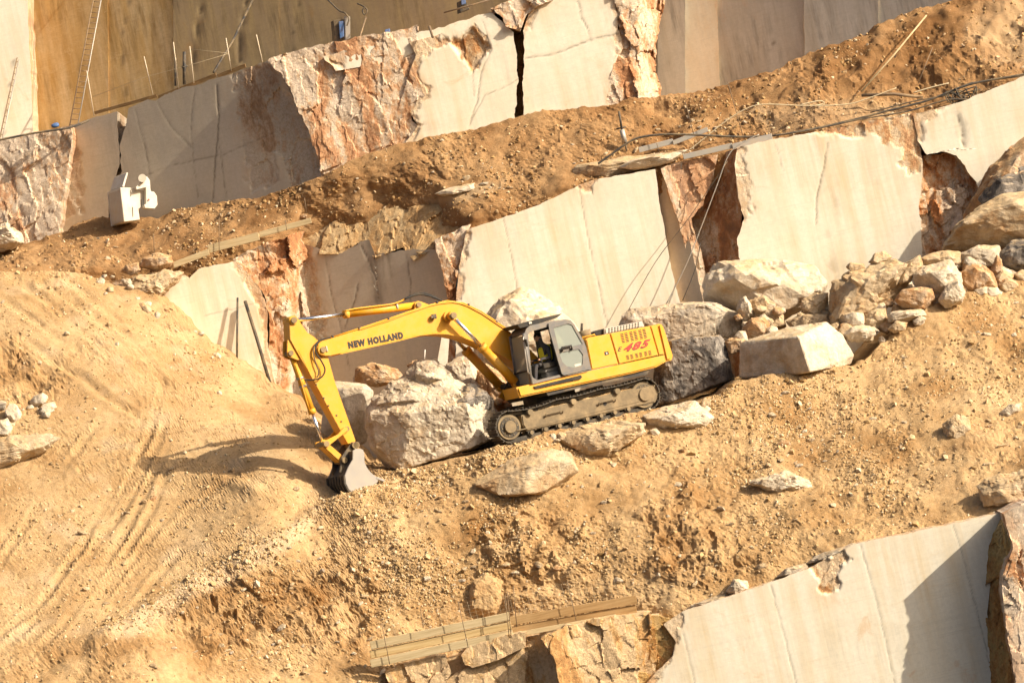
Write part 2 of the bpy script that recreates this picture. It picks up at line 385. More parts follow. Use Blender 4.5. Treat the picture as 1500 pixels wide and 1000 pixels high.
class Sheet:
    """a soil slope: rows run from its crest down the picture, depth from control points, then real relief along the normal"""
    def __init__(self, xs, top, bottom, nrow, F, relief):
        self.xs = xs; nu = len(xs); T = np.interp(xs, *zip(*top)); Bm = np.interp(xs, *zip(*bottom)) if not isinstance(bottom, (int, float)) else np.full(nu, bottom)
        T = T + 2.2 * fbm(np.stack([xs * 0.03, 0 * xs, 0 * xs], -1), 4, seed=len(xs)) + 2.5 * fbm(np.stack([xs * 0.12, 0 * xs, 0 * xs + 3], -1), 3)
        t = np.linspace(0, 1, nrow)[:, None]
        self.px = np.repeat(xs[None], nrow, 0); self.py = T[None] * (1 - t) + Bm[None] * t
        self.T, self.B, self.n = T, Bm, nrow
        Y = F(self.px, self.py); p = P(self.px, self.py, Y)
        nrm = sheet_normals(p); d, self.attrs = relief(self.px, self.py, p)
        self.p = p + nrm * d[..., None]; self.nrm = sheet_normals(self.p)
    def at(self, px, py):
        """surface point and normal seen at a photo pixel"""
        i = np.interp(px, self.xs, np.arange(len(self.xs))); i0 = np.clip(np.floor(i).astype(int), 0, len(self.xs) - 2)
        T = np.interp(px, self.xs, self.T); B = np.interp(px, self.xs, self.B)
        j = np.clip((py - T) / (B - T), 0, 1) * (self.n - 1); j0 = np.clip(np.floor(j).astype(int), 0, self.n - 2)
        a = (i - i0)[..., None]; b = (j - j0)[..., None]
        f = lambda q: (q[j0, i0] * (1 - a) + q[j0, i0 + 1] * a) * (1 - b) + (q[j0 + 1, i0] * (1 - a) + q[j0 + 1, i0 + 1] * a) * b
        return f(self.p), f(self.nrm)
    def build(self, name, mat, back):
        """back(px) -> list of (distance back, drop) columns closing the crest towards what stands behind"""
        rows = []
        for dist, drop in back:
            q = self.p[0] + np.stack([0 * self.xs, np.full(len(self.xs), dist), np.interp(self.xs, *zip(*drop)) if isinstance(drop, list) else np.full(len(self.xs), drop)], -1)
            q[:, 2] += 0.06 * fbm(q * 1.5, 3); rows.append(q)
        allp = np.concatenate([np.stack(rows[::-1]), self.p]) if rows else self.p
        nb = len(rows); at = {k: np.concatenate([np.repeat(v[:1], nb, 0), v]) if nb else v for k, v in self.attrs.items()}
        nv, nu = allp.shape[:2]
        o = mesh_np(name, allp.reshape(-1, 3), grid_quads(nv, nu), mat=mat, attrs=at)
        cr = at['crumb'].ravel()[grid_quads(nv, nu)].mean(1); o.data.polygons.foreach_set('use_smooth', cr < .5)
        return tag(o, kind='structure')

# ---- main slope and haul road
A_top = [(-220, 405), (0, 401), (60, 398), (120, 402), (240, 437), (300, 492), (395, 562), (440, 588), (476, 630), (530, 682), (575, 692), (640, 682), (720, 655), (760, 650), (800, 636), (850, 626),
         (900, 612), (965, 603), (1010, 592), (1080, 560), (1250, 535), (1290, 500), (1320, 478), (1400, 436), (1500, 402), (1720, 345)]
A_ctl = [(-220, 400, 9), (0, 400, 8), (120, 402, 8.2), (240, 437, 8), (300, 492, 7.4), (395, 562, 6.6), (440, 588, 5.0), (476, 630, 2.6), (530, 682, -0.9), (575, 692, -2.3),
         (-220, 690, -.3), (0, 690, -.6), (190, 690, -1.1), (330, 690, -1.7), (430, 690, -2.4), (500, 722, -3.3), (450, 745, -3.7), (0, 540, 3.6), (200, 540, 3.5), (330, 590, 2.9),
         (-220, 1000, -9), (0, 1000, -9), (200, 1000, -9.8), (0, 850, -5), (200, 850, -5.3), (330, 800, -4.9), (430, 765, -4.4), (150, 930, -7.7),
         (300, 905, -6.7), (300, 1000, -8.8), (450, 850, -5.7), (450, 930, -6.9), (450, 1000, -8.2), (560, 1000, -8.0),
         (640, 682, -3.0), (720, 655, -3.2), (850, 630, -2.5), (965, 603, -1.5), (1080, 562, -.8), (1250, 537, -.2), (1320, 478, 1.0), (1400, 436, 2.0), (1500, 402, 2.8), (1720, 350, 3.5),
         (640, 740, -4.3), (640, 800, -5.2), (600, 860, -5.9), (560, 930, -6.8), (740, 720, -4.3), (740, 800, -5.5), (740, 880, -6.1), (850, 720, -4.3), (850, 800, -5.5), (850, 870, -6.3),
         (930, 700, -3.9), (950, 820, -6.2), (985, 890, -7.3), (1100, 650, -2.9), (1100, 750, -5.3), (1100, 845, -7.3), (1250, 640, -2.9), (1250, 720, -5.2), (1240, 800, -7.3),
         (1400, 560, -1.5), (1400, 650, -4.4), (1440, 752, -7.3), (1500, 735, -7.3), (1500, 600, -3), (1720, 600, -3.6), (1720, 690, -7.3),
         (700, 1000, -6.6), (900, 1000, -6.8), (1200, 1000, -7), (1500, 1000, -7), (700, 1160, -6.6), (1200, 1160, -7), (1720, 1160, -7), (-220, 1160, -13), (0, 1160, -13), (300, 1160, -12), (500, 1160, -9)]
FA0 = RBF(A_ctl)
LIP = [(930, 905), (985, 905), (1060, 878), (1130, 854), (1190, 832), (1240, 804), (1300, 788), (1400, 768), (1478, 750), (1720, 690)]
def FA(px, py):
    Y = FA0(px, py); b = (py - np.interp(px, *zip(*LIP)) - 4) * sstep(900, 960, px)
    return np.where(b > 0, np.maximum(Y, -7.3) + np.clip(b, 0, 80) * .012, Y)
road_poly = [(-300, 380), (120, 400), (230, 460), (330, 560), (430, 620), (470, 700), (470, 735), (420, 770), (150, 935), (-300, 1010)]
ruts = [[(-60, 985), (60, 880), (150, 760), (215, 640), (240, 560), (170, 470), (90, 405)], [(0, 1010), (110, 895), (190, 770), (245, 650)],
        [(30, 930), (120, 800), (180, 680), (215, 600)], [(90, 960), (170, 850), (260, 740), (330, 690)], [(110, 975), (180, 880), (250, 800), (400, 740)],
        [(-30, 840), (60, 700), (130, 610)], [(20, 410), (70, 440), (110, 480), (160, 520), (230, 560), (300, 585), (420, 620)], [(-10, 430), (50, 470), (95, 505)],
        [(-20, 455), (40, 500), (110, 550), (180, 600)], [(60, 415), (130, 465), (200, 500), (280, 545), (390, 590)], [(110, 660), (200, 625), (330, 610), (440, 640)],
        [(120, 690), (230, 650), (380, 640)], [(150, 760), (200, 690), (300, 650)]]
scarps = [[(240, 900), (330, 855), (420, 835), (520, 820), (560, 850), (560, 930), (480, 950), (400, 930), (300, 960)], [(690, 770), (760, 740), (850, 770), (870, 840), (760, 890), (700, 860)],
          [(-40, 490), (30, 495), (80, 540), (96, 570), (60, 605), (-40, 610)], [(1000, 700), (1060, 780), (1130, 830), (1040, 860), (960, 850), (930, 760)]]
def reliefA(px, py, p):
    rd = mask(px, py, road_poly, 40, 20, 0.02); sca = np.zeros_like(px)
    for s in scarps: sca = np.maximum(sca, mask(px, py, s, 36, 30, 0.02))
    d = 0.30 * fbm(p * 0.45, 3, seed=1) * (1 - 0.5 * rd) + 0.14 * fbm(p * 1.1, 4, seed=2) * (1 - 0.75 * rd) + 0.055 * fbm(p * 3.7, 4, seed=3) * (1 - 0.7 * rd)
    c1, v1 = cells(p * 4.2, 1); c2, v2 = cells(p * 8.0, 2)
    patch = sstep(-.1, .5, fbm(p * .6, 3, seed=15)); clod = np.maximum(0, 0.5 - c1) * (v1 > 0.72) * 0.14 * patch + np.maximum(0, 0.5 - c2) * (v2 > 0.6) * 0.08 + 0.034 * facets(p * 3.2, 3) * (.2 + patch) + .022 * facets(p * 7.5, 4)
    d += clod * (1 - 0.45 * rd)
    d += sca * (0.22 * ridged(p * 0.9, 5, 4) - 0.05 + 0.10 * facets(p * 1.6, 6) + 0.05 * facets(p * 4, 7))
    rw = px + 5 * fbm(np.stack([px * .02, py * .02, 0 * px], -1), 3); rh = py + 5 * fbm(np.stack([px * .02, py * .02, 0 * px + 9], -1), 3)
    for k, r in enumerate(ruts):
        for off in (0, 17):
            s = seg_dist(rw, rh, [(x + off, y + off * .35) for x, y in r]); along = sstep(-.35, .3, fbm(np.stack([px * .006, py * .006, 0 * px + k + off], -1), 2))
            d += 0.7 * along * rd * (-0.06 * np.exp(-(s / 5.5) ** 4) + 0.035 * np.exp(-((s - 8.5) / 2.6) ** 2) + 0.008 * np.sin((px - py) * 1.2 + k) * np.exp(-(s / 6) ** 4))
    # shoulder ridge along the road edge, bucket scrape
    s = seg_dist(rw, rh, [(140, 940), (300, 850), (430, 775), (480, 748), (560, 712)]); d += 0.16 * np.exp(-(s / 14) ** 2)
    d += -0.22 * np.exp(-((px - 500) / 40) ** 2 - ((py - 716) / 16) ** 2)
    s = seg_dist(rw, rh, [(250, 690), (320, 700), (370, 720)]); d += 0.14 * np.exp(-(s / 12) ** 2)
    n = fbm(p * 0.8, 4, seed=8)
    damp = np.clip(sca * sstep(-0.3, 0.4, n + 0.1) * 0.5 + 0.6 * sstep(0.0, 0.45, fbm(p * 0.5, 4, seed=12)) * (1 - rd), 0, 1)
    pale = np.clip(0.55 * mask(px, py, [(140, 935), (300, 845), (440, 765), (480, 745), (430, 800), (300, 880), (180, 940)], 18, 16) + 0.35 * rd * sstep(0.1, 0.45, n), 0, 0.8)
    return d, {'damp': damp, 'pale': pale, 'crumb': (1 - .35 * rd) * sstep(-.15, .05, fbm(p * .5, 4, seed=41) + .6 * sca)}
dirtA = Sheet(np.arange(-220, 1722, 3.4), A_top, 1160, 250, FA, reliefA)
# the machine's platform behind the crest
Z_PLAT = P(748, 652, -2.7)[2]
zc = dirtA.p[0][:, 2]; inm = sstep(560, 640, dirtA.xs) * (1 - sstep(1000, 1060, dirtA.xs))
plat = list(zip(dirtA.xs.tolist(), (inm * (Z_PLAT - 0.02 - zc)).tolist()))
half = list(zip(dirtA.xs.tolist(), (inm * (Z_PLAT - 0.02 - zc) * 0.6).tolist()))
side = dirtA.build('dirt_slope', M['dirt'], [(0.10, half), (0.28, plat), (0.8, plat), (1.6, plat), (2.6, plat), (3.8, plat), (5.0, plat), (6.5, plat), (8.0, plat), (10.0, plat)])
tag(side, 'tan dirt slope and rutted haul road under the excavator')

# ---- brown heap on the middle bench
B_top = [(-220, 420), (-60, 385), (0, 370), (60, 345), (130, 322), (230, 313), (300, 296), (390, 286), (440, 270), (520, 235), (600, 210), (700, 185), (800, 165), (900, 150), (960, 135), (1050, 125), (1130, 105),
         (1165, 88), (1230, 68), (1300, 38), (1380, 8), (1430, -2), (1500, -8), (1720, -40)]
B_bot = [(-220, 450), (0, 440), (235, 440), (330, 412), (450, 385), (560, 365), (680, 360), (840, 300), (960, 285), (1080, 255), (1340, 208), (1500, 158), (1720, 100)]
B_ctl = [(-220, 420, 12), (0, 370, 12.6), (100, 333, 13.4), (230, 313, 12.9), (390, 286, 11.1), (470, 255, 10.3), (600, 210, 10.3), (757, 172, 10.3), (925, 148, 10.3), (960, 135, 10.6), (1050, 125, 10.6), (1165, 88, 10.6), (1300, 38, 10.9),
         (1430, 0, 11.2), (1720, -40, 12), (-220, 450, 8.9), (0, 410, 8.9), (235, 398, 8.9), (330, 370, 8.9), (450, 340, 9.7), (560, 322, 9.3), (640, 318, 8.5), (690, 314, 7.7), (840, 262, 7.7), (960, 245, 7.7), (1080, 215, 7.6),
         (1340, 168, 7.5), (1500, 118, 7.4), (1720, 70, 7.4), (640, 285, 8.7), (760, 255, 8.6), (860, 225, 8.5), (1000, 190, 8.7), (1120, 165, 8.5), (1250, 138, 8.5), (1400, 112, 8.4), (1500, 90, 8.5), (1300, 100, 9.4), (1420, 60, 9.6), (1720, 20, 9.6)]
FB0 = RBF(B_ctl)
B_floor = [(-220, 9.6), (235, 9.3), (400, 9.6), (440, 10.3), (560, 9.8), (640, 8.9), (690, 7.55), (960, 7.5), (1060, 7.5), (1100, 7.2), (1720, 7.15)]
def FB(px, py): return np.maximum(FB0(px, py), np.interp(px, *zip(*B_floor)))
def reliefB(px, py, p):
    d = 0.30 * fbm(p * 0.55, 3, seed=21) + 0.13 * fbm(p * 1.5, 4, seed=22) + 0.05 * fbm(p * 4.2, 4, seed=23)
    c1, v1 = cells(p * 4.5, 5); d += np.maximum(0, 0.5 - c1) * (v1 > 0.72) * 0.13 + .03 * facets(p * 3.0, 13) + .018 * facets(p * 7, 14)
    hp = mask(px, py, [(1150, 120), (1230, 70), (1440, 0), (1560, 20), (1480, 110), (1400, 115), (1240, 140), (1170, 140)], 40, 30, 0.02)
    d += hp * 0.35 * ridged(p * np.array([0.7, 0.7, 0.35]), 4, 25)
    gl = seg_dist(px, py, [(960, 150), (1000, 165), (960, 185), (985, 200)]); d += -0.35 * np.exp(-(gl / 14) ** 2)
    gl = seg_dist(px, py, [(1100, 145), (1060, 170), (1010, 205)]); d += -0.30 * np.exp(-(gl / 10) ** 2)
    fl = mask(px, py, [(560, 290), (700, 262), (760, 262), (700, 300), (600, 320)], 30, 20); d *= 1 - 0.5 * fl
    damp = np.clip(0.55 * sstep(-0.1, 0.5, fbm(p * 0.6, 4, seed=26)) + .4 * hp * sstep(1440, 1380, px), 0, 1)
    pale = np.clip(0.7 * mask(px, py, [(610, 296), (700, 268), (740, 270), (660, 300)], 10, 14, 0.06) + 0.55 * mask(px, py, [(1440, 0), (1560, -10), (1560, 100), (1450, 100), (1420, 60)], 30, 20)
                   + 0.5 * mask(px, py, [(1080, 160), (1200, 150), (1320, 150), (1340, 170), (1130, 195)], 20, 20), 0, 0.8)
    return d, {'damp': damp, 'pale': pale, 'crumb': sstep(-.1, .1, fbm(p * .5, 4, seed=42))}
dirtB = Sheet(np.arange(-220, 1722, 3.6), B_top, B_bot, 64, FB, reliefB)
heap = dirtB.build('dirt_bank', M['dirt2'], [(0.3, -0.05), (1.0, -0.2), (2.5, -0.5), (5.0, -0.9), (9.0, -1.2)])
tag(heap, 'brown loose dirt bank heaped along the middle ledge')

# ================================================================== quarry faces
def resample(pl, n, jit=0.0, seed=0.0):
    pl = np.array(pl, float); s = np.r_[0, np.cumsum(np.hypot(*np.diff(pl, axis=0).T))]; t = np.linspace(0, s[-1], n)
    q = np.stack([np.interp(t, s, pl[:, 0]), np.interp(t, s, pl[:, 1])], -1)
    if jit:
        nn = np.stack([t * 0.06, 0 * t + seed, 0 * t], -1); e = np.sin(np.pi * np.linspace(0, 1, n)) ** 0.3
        q += jit * e[:, None] * np.stack([fbm(nn, 4, seed=seed), fbm(nn, 4, seed=seed + 3)], -1) * 2
    return q
def block(name, parent, top, right, bottom, left, Yf, mat, thick=3.0, amp=0.006, rough=(), cracks=(), pits=(), dark=(), step=2.2, jit=1.5, ramp=0.10, base_rough=0.0, seed=0.0, tilt=None):
    """one standing stone: front from four pixel edges (Coons patch), real relief, sides and back"""
    W = max(abs(top[-1][0] - top[0][0]), abs(bottom[-1][0] - bottom[0][0])); H = max(abs(left[-1][1] - left[0][1]), abs(right[-1][1] - right[0][1]))
    nu, nv = max(8, int(W / step)), max(8, int(H / step))
    T = resample(top, nu, jit, seed); B = resample(bottom, nu); L = resample(left, nv, jit, seed + 1); R = resample(right, nv, jit, seed + 2)
    L[0], R[0], L[-1], R[-1] = T[0], T[-1], B[0], B[-1]
    s = np.linspace(0, 1, nu)[None, :, None]; t = np.linspace(0, 1, nv)[:, None, None]
    q = (1 - t) * T[None] + t * B[None] + (1 - s) * L[:, None] + s * R[:, None] - ((1 - s) * (1 - t) * T[0] + s * (1 - t) * T[-1] + (1 - s) * t * B[0] + s * t * B[-1])
    px, py = q[..., 0], q[..., 1]
    Y = Yf(px, py) if callable(Yf) else np.full(px.shape, float(Yf))
    p = P(px, py, Y); r = np.full(px.shape, float(base_rough)); st = np.zeros(px.shape); halo = np.zeros(px.shape)
    for k, (poly, v) in enumerate(rough):
        r = np.maximum(r, v * mask(px, py, poly, 7, 16, 0.06, seed + k + 1)); halo = np.maximum(halo, mask(px, py, poly, 60, 40, 0.03, seed + k + 2))
    wp = p + .12 * np.stack([fbm(p * 2.2, 3, seed=seed + i) for i in range(3)], -1); fa = facets(wp * np.array([0.95, 0.95, 0.55]), seed + 7); fb = facets(wp * np.array([3.0, 3.0, 1.9]), seed + 8)
    disp = amp * fbm(p * 1.2, 4, seed=seed + 2) + 0.002 * fbm(p * 6, 3, seed=seed)
    rr = ridged(p * np.array([1.1, 1.1, 0.7]), 5, seed + 3)
    disp = disp - r * ramp * (0.35 - 0.12 * rr - 0.55 * fa - 0.17 * fb + 0.10 * fbm(p * 6, 4, seed=seed + 9))
    for poly, dp in pits: disp -= dp * mask(px, py, poly, 4, 3, .06, seed)
    for pl, wd, dp in cracks:
        jx = px + 2.2 * fbm(np.stack([px * .09, py * .09, 0 * px + seed], -1), 3); jy = py + 2.2 * fbm(np.stack([px * .09, py * .09, 0 * px + seed + 4], -1), 3)
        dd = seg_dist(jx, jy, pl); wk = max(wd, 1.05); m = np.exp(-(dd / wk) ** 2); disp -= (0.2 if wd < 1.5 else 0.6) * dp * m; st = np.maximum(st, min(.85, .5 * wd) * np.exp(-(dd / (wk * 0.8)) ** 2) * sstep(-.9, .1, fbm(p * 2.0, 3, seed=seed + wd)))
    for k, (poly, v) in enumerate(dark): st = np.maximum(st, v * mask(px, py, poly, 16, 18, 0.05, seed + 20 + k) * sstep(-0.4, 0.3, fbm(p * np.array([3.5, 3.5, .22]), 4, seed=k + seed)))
    p[..., 1] -= disp
    verts = p.reshape(-1, 3); quads = grid_quads(nv, nu)
    loop = np.concatenate([np.arange(nu), np.arange(1, nv) * nu + nu - 1, (nv - 1) * nu + np.arange(nu - 2, -1, -1), np.arange(nv - 2, 0, -1) * nu])
    rim = verts[loop]; vs = [verts, rim.copy()]; prev = len(verts) + np.arange(len(loop)); off = len(verts) + len(loop); cen = rim.mean(0); allq = [quads]
    for dpt in (0.35, 1.0, thick):
        ring = rim.copy(); ring[:, 1] += dpt
        j = 0.07 * fbm(ring * 1.6, 4, seed=seed + 5); ring[:, 0] += np.sign(ring[:, 0] - cen[0]) * (j - 0.02 * dpt); ring[:, 2] += 0.5 * j
        vs.append(ring); idx = off + np.arange(len(loop)); off += len(loop)
        allq.append(np.stack([prev, np.roll(prev, -1), np.roll(idx, -1), idx], -1)); prev = idx
    nr = 4 * len(loop)
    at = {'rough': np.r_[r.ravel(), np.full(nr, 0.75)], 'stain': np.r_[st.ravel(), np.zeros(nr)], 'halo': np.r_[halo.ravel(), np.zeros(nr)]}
    o = mesh_np(name, np.concatenate(vs), np.concatenate(allq)[:, ::-1], mat=mat, parent=parent, attrs=at)
    rq = np.r_[r.ravel(), np.ones(nr)][np.concatenate(allq)].mean(1); o.data.polygons.foreach_set('use_smooth', rq < 0.3); return o

def bench(name, label):
    o = empty(name); return tag(o, label, kind='structure')

# ---------------------------------------------------------------- back wall, far above
def YB1(px, py): return 22.9 - (px - 40) * 0.0111
bw = bench('back_wall', 'tall ochre sawn stone wall behind the top ledge, mostly in shade')
block('stone_panel', bw, [(-260, -260), (42, -260)], [(42, -260), (40, 0), (50, 230)], [(-260, 300), (50, 300)], [(-260, -260), (-260, 300)], lambda x, y: 20.6 - (x - 40) * 0.0012, M['cream'], seed=41, step=6, jit=1,
      cracks=[([(20, 90), (5, 200)], 1.2, .03)])
xs = [(46, 50), (155, 160), (252, 255), (405, 412), (860, 866)]
for k in range(len(xs) - 1):
    a, b = xs[k], xs[k + 1]; f = (lambda d: lambda x, y: YB1(x, y) + d)([0.0, .10, .02, .05][k])
    cr = [([(a[0] + 30 + 9 * k, -120), (a[0] + 36, 0), (a[0] + 22, 60), (a[0] + 30, 140)], 1.3, 0.05)] if k in (1, 3) else []
    if k == 2: cr.append(([(299, 0), (292, 30), (286, 70), (283, 105)], 1.7, 0.08))
    if k == 2: cr.append(([(362, 0), (352, 60), (352, 90)], 1.6, 0.08))
    block('stone_panel', bw, [(a[0], -260), (b[0], -260)], [(b[0], -260), b and (b[1], 230)], [(a[1], 230), (b[1], 230)], [(a[0], -260), (a[1], 230)], f, M['ochre'] if k < 2 else M['olive'],
          seed=43 + k, step=5, jit=0.8, cracks=cr)
def YB2(px, py): return 13.6 + (1480 - px) * 0.0106
xs = [(930, 930), (967, 962), (1003, 1004), (1045, 1056), (1175, 1180), (1282, 1290), (1560, 1568)]
for k in range(len(xs) - 1):
    a, b = xs[k], xs[k + 1]; d = [0.1, -.1, .12, .38, .18, .30][k]
    block('stone_panel', bw, [(a[0], -200), (b[0], -200)], [(b[0], -200), (b[1], 190)], [(a[1], 190), (b[1], 190)], [(a[0], -200), (a[1], 190)], (lambda d: lambda x, y: YB2(x, y) + d)(d), M['pale' if k != 2 else 'cream'], seed=61 + k, step=5, jit=0.8,
          cracks=[([(1130, 75), (1138, 50)], 1.5, .03)] if k == 3 else [])

# ---------------------------------------------------------------- upper bench
ub = bench('upper_bench', 'upper quarry bench of sawn and split limestone blocks')
def YU2(px, py): return 10.9 + (470 - px) * 0.0113
block('rock_block', ub, [(-260, 245), (-100, 225), (0, 205), (60, 193), (104, 184)], [(104, 184), (106, 200), (100, 240), (92, 290), (80, 400)], [(-260, 470), (0, 470), (80, 400)], [(-260, 245), (-260, 470)], lambda x, y: 13.6 - (x - 50) * .004, M['pink'],
      seed=1, base_rough=0.8, ramp=0.22, thick=8, jit=3)
block('rock_block', ub, [(96, 187), (120, 178), (172, 163)], [(172, 163), (171, 185), (174, 215), (176, 240), (160, 285), (158, 400)], [(70, 400), (158, 400)], [(96, 187), (98, 215), (95, 260), (80, 310), (70, 400)], YU2, M['grey'], seed=2, thick=6,
      rough=[([(80, 180), (110, 195), (120, 250), (120, 310), (80, 330)], .5)])
block('rock_block', ub, [(170, 190), (200, 180)], [(200, 180), (200, 400)], [(140, 400), (200, 400)], [(140, 190), (140, 400)], lambda x, y: YU2(x, y) + 0.5, M['grey'], seed=3, thick=4, base_rough=.6)
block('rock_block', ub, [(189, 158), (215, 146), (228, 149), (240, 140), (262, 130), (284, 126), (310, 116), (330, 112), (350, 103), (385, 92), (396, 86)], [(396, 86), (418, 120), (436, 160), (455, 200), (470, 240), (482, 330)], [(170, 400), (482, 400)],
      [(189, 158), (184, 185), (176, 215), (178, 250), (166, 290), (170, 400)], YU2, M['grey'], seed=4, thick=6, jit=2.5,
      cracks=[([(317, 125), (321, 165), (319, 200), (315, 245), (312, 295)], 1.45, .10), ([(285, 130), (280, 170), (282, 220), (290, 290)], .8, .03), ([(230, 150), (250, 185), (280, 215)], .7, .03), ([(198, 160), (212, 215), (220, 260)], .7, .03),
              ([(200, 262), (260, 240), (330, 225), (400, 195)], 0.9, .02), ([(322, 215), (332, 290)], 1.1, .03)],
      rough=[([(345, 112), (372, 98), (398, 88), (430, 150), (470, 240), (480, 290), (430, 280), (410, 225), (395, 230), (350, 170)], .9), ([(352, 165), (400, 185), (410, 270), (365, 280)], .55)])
block('rock_block', ub, [(392, 88), (420, 77), (470, 66), (520, 56), (600, 40), (612, 36)], [(612, 36), (618, 70), (605, 95), (622, 140), (600, 165), (612, 190), (590, 215), (585, 280)], [(474, 330), (585, 300)],
      [(392, 88), (418, 118), (436, 158), (455, 200), (468, 240), (474, 330)], lambda x, y: 10.75 - (x - 400) * .0008, M['pink'], seed=5, thick=6, base_rough=.85, ramp=0.22, jit=3)
block('rock_block', ub, [(474, 83), (500, 76), (560, 64), (640, 42), (720, 18), (742, 8)], [(742, 8), (740, 14)], [(492, 104), (560, 93), (592, 84), (620, 70), (650, 52), (700, 30), (740, 14)], [(474, 83), (484, 94), (492, 104)], 10.66, M['cream'], seed=6, thick=5, jit=3,
      rough=[([(480, 80), (505, 76), (500, 104), (480, 100)], .6), ([(640, 60), (680, 36), (735, 14), (720, 30), (650, 60)], .5)])
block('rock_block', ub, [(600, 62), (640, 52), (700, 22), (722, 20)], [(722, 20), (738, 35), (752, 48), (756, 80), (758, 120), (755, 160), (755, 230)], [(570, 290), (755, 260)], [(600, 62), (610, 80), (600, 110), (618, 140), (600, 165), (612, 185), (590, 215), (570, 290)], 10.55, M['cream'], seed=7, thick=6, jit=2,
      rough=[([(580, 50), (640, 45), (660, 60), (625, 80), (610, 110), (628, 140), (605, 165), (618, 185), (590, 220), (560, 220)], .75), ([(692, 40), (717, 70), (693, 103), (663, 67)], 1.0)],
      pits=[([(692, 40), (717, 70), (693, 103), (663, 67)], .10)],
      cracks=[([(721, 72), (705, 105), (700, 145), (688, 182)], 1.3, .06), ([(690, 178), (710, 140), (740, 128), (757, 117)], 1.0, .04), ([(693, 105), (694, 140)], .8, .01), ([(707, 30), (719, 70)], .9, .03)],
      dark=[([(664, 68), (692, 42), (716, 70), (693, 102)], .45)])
block('rock_block', ub, [(735, 6), (770, 2), (785, 12)], [(785, 12), (776, 40), (772, 100), (768, 240)], [(748, 240), (768, 240)], [(735, 6), (745, 30), (750, 60), (748, 240)], 11.6, M['ochre'], seed=8, thick=4, base_rough=1, ramp=.3)
block('rock_block', ub, [(718, 12), (760, -6), (800, -14), (812, -2)], [(812, -2), (790, 8), (772, 22), (762, 44)], [(742, 40), (762, 44)], [(718, 12), (735, 26), (742, 40)], 10.35, M['pink'], seed=9, thick=4, base_rough=.9, ramp=.25, jit=3)
block('rock_block', ub, [(790, -20), (860, -35), (930, -50)], [(930, -50), (902, 8), (905, 40), (912, 70), (900, 95), (895, 130), (888, 145), (890, 230)], [(766, 240), (890, 230)], [(790, -20), (776, 18), (766, 45), (769, 80), (766, 120), (766, 240)], 10.6, M['cream'], seed=10, thick=6, jit=2,
      rough=[([(770, -20), (800, -20), (790, 15), (775, 45), (765, 50)], .7), ([(890, -50), (930, -50), (920, 240), (880, 240), (893, 130), (905, 90), (900, 40), (896, 10)], .6)],
      cracks=[([(770, 85), (810, 80), (850, 65), (870, 57), (905, 50)], 1.3, .05), ([(846, 0), (852, 25), (862, 45), (865, 60)], 1.3, .05)])
block('rock_block', ub, [(893, -50), (960, -50), (985, -40)], [(985, -40), (970, 20), (962, 60), (960, 100), (968, 128), (970, 230)], [(884, 230), (970, 230)], [(893, -50), (900, 10), (908, 50), (898, 95), (890, 130), (884, 230)], lambda x, y: 10.55 + sstep(930, 950, x) * (x - 930) * .03, M['pink'],
      seed=11, thick=7, base_rough=.9, ramp=.38, jit=3)

# ---------------------------------------------------------------- middle bench
mb = bench('middle_bench', 'middle quarry bench of cream sawn faces and rust stained rock')
block('rock_block', mb, [(-260, 440), (100, 420), (215, 405), (240, 412)], [(240, 412), (240, 560)], [(-260, 780), (240, 560)], [(-260, 440), (-260, 780)], 9.2, M['pink'], seed=19, base_rough=.7, thick=5, step=5)
block('rock_block', mb, [(234, 434), (240, 418), (268, 402), (276, 408), (290, 394), (345, 382)], [(345, 382), (362, 400), (383, 425), (392, 460), (390, 500), (402, 560), (402, 760)], [(234, 560), (402, 760)], [(234, 434), (232, 450), (234, 560)], 8.75, M['cream'], seed=20, thick=5, jit=1.5,
      rough=[([(225, 400), (275, 400), (262, 412), (242, 425), (240, 470), (225, 470)], .7), ([(335, 375), (365, 395), (392, 430), (400, 520), (420, 780), (396, 780), (384, 520), (380, 450), (360, 415), (345, 395)], .7)], cracks=[([(300, 462), (345, 452), (385, 440)], .8, .015)])
block('rock_block', mb, [(340, 380), (365, 365), (400, 350), (446, 338)], [(446, 338), (440, 350), (470, 400), (480, 470), (470, 780)], [(396, 780), (470, 780)], [(340, 380), (362, 400), (385, 425), (395, 470), (392, 510), (396, 780)], lambda x, y: 8.85 + (x - 380) * .006 + .6 * sstep(415, 445, x), M['pink'], seed=21, thick=5, base_rough=.95, ramp=.36, jit=3)
def YM2(px, py): return 7.5 + (665 - px) * 0.0112
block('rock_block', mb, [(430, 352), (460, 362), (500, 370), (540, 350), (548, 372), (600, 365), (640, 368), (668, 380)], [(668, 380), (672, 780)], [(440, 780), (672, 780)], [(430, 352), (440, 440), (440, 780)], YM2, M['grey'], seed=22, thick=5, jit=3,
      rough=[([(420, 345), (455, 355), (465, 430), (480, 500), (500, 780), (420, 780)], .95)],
      cracks=[([(477, 370), (485, 430), (500, 480), (512, 540)], 1.1, .05), ([(525, 415), (520, 440), (505, 480)], 1.4, .06), ([(530, 360), (552, 410), (556, 440)], 1.4, .07), ([(596, 372), (602, 420), (600, 470)], 1.2, .04)], dark=[([(535, 350), (570, 360), (575, 430), (550, 445)], .6)])
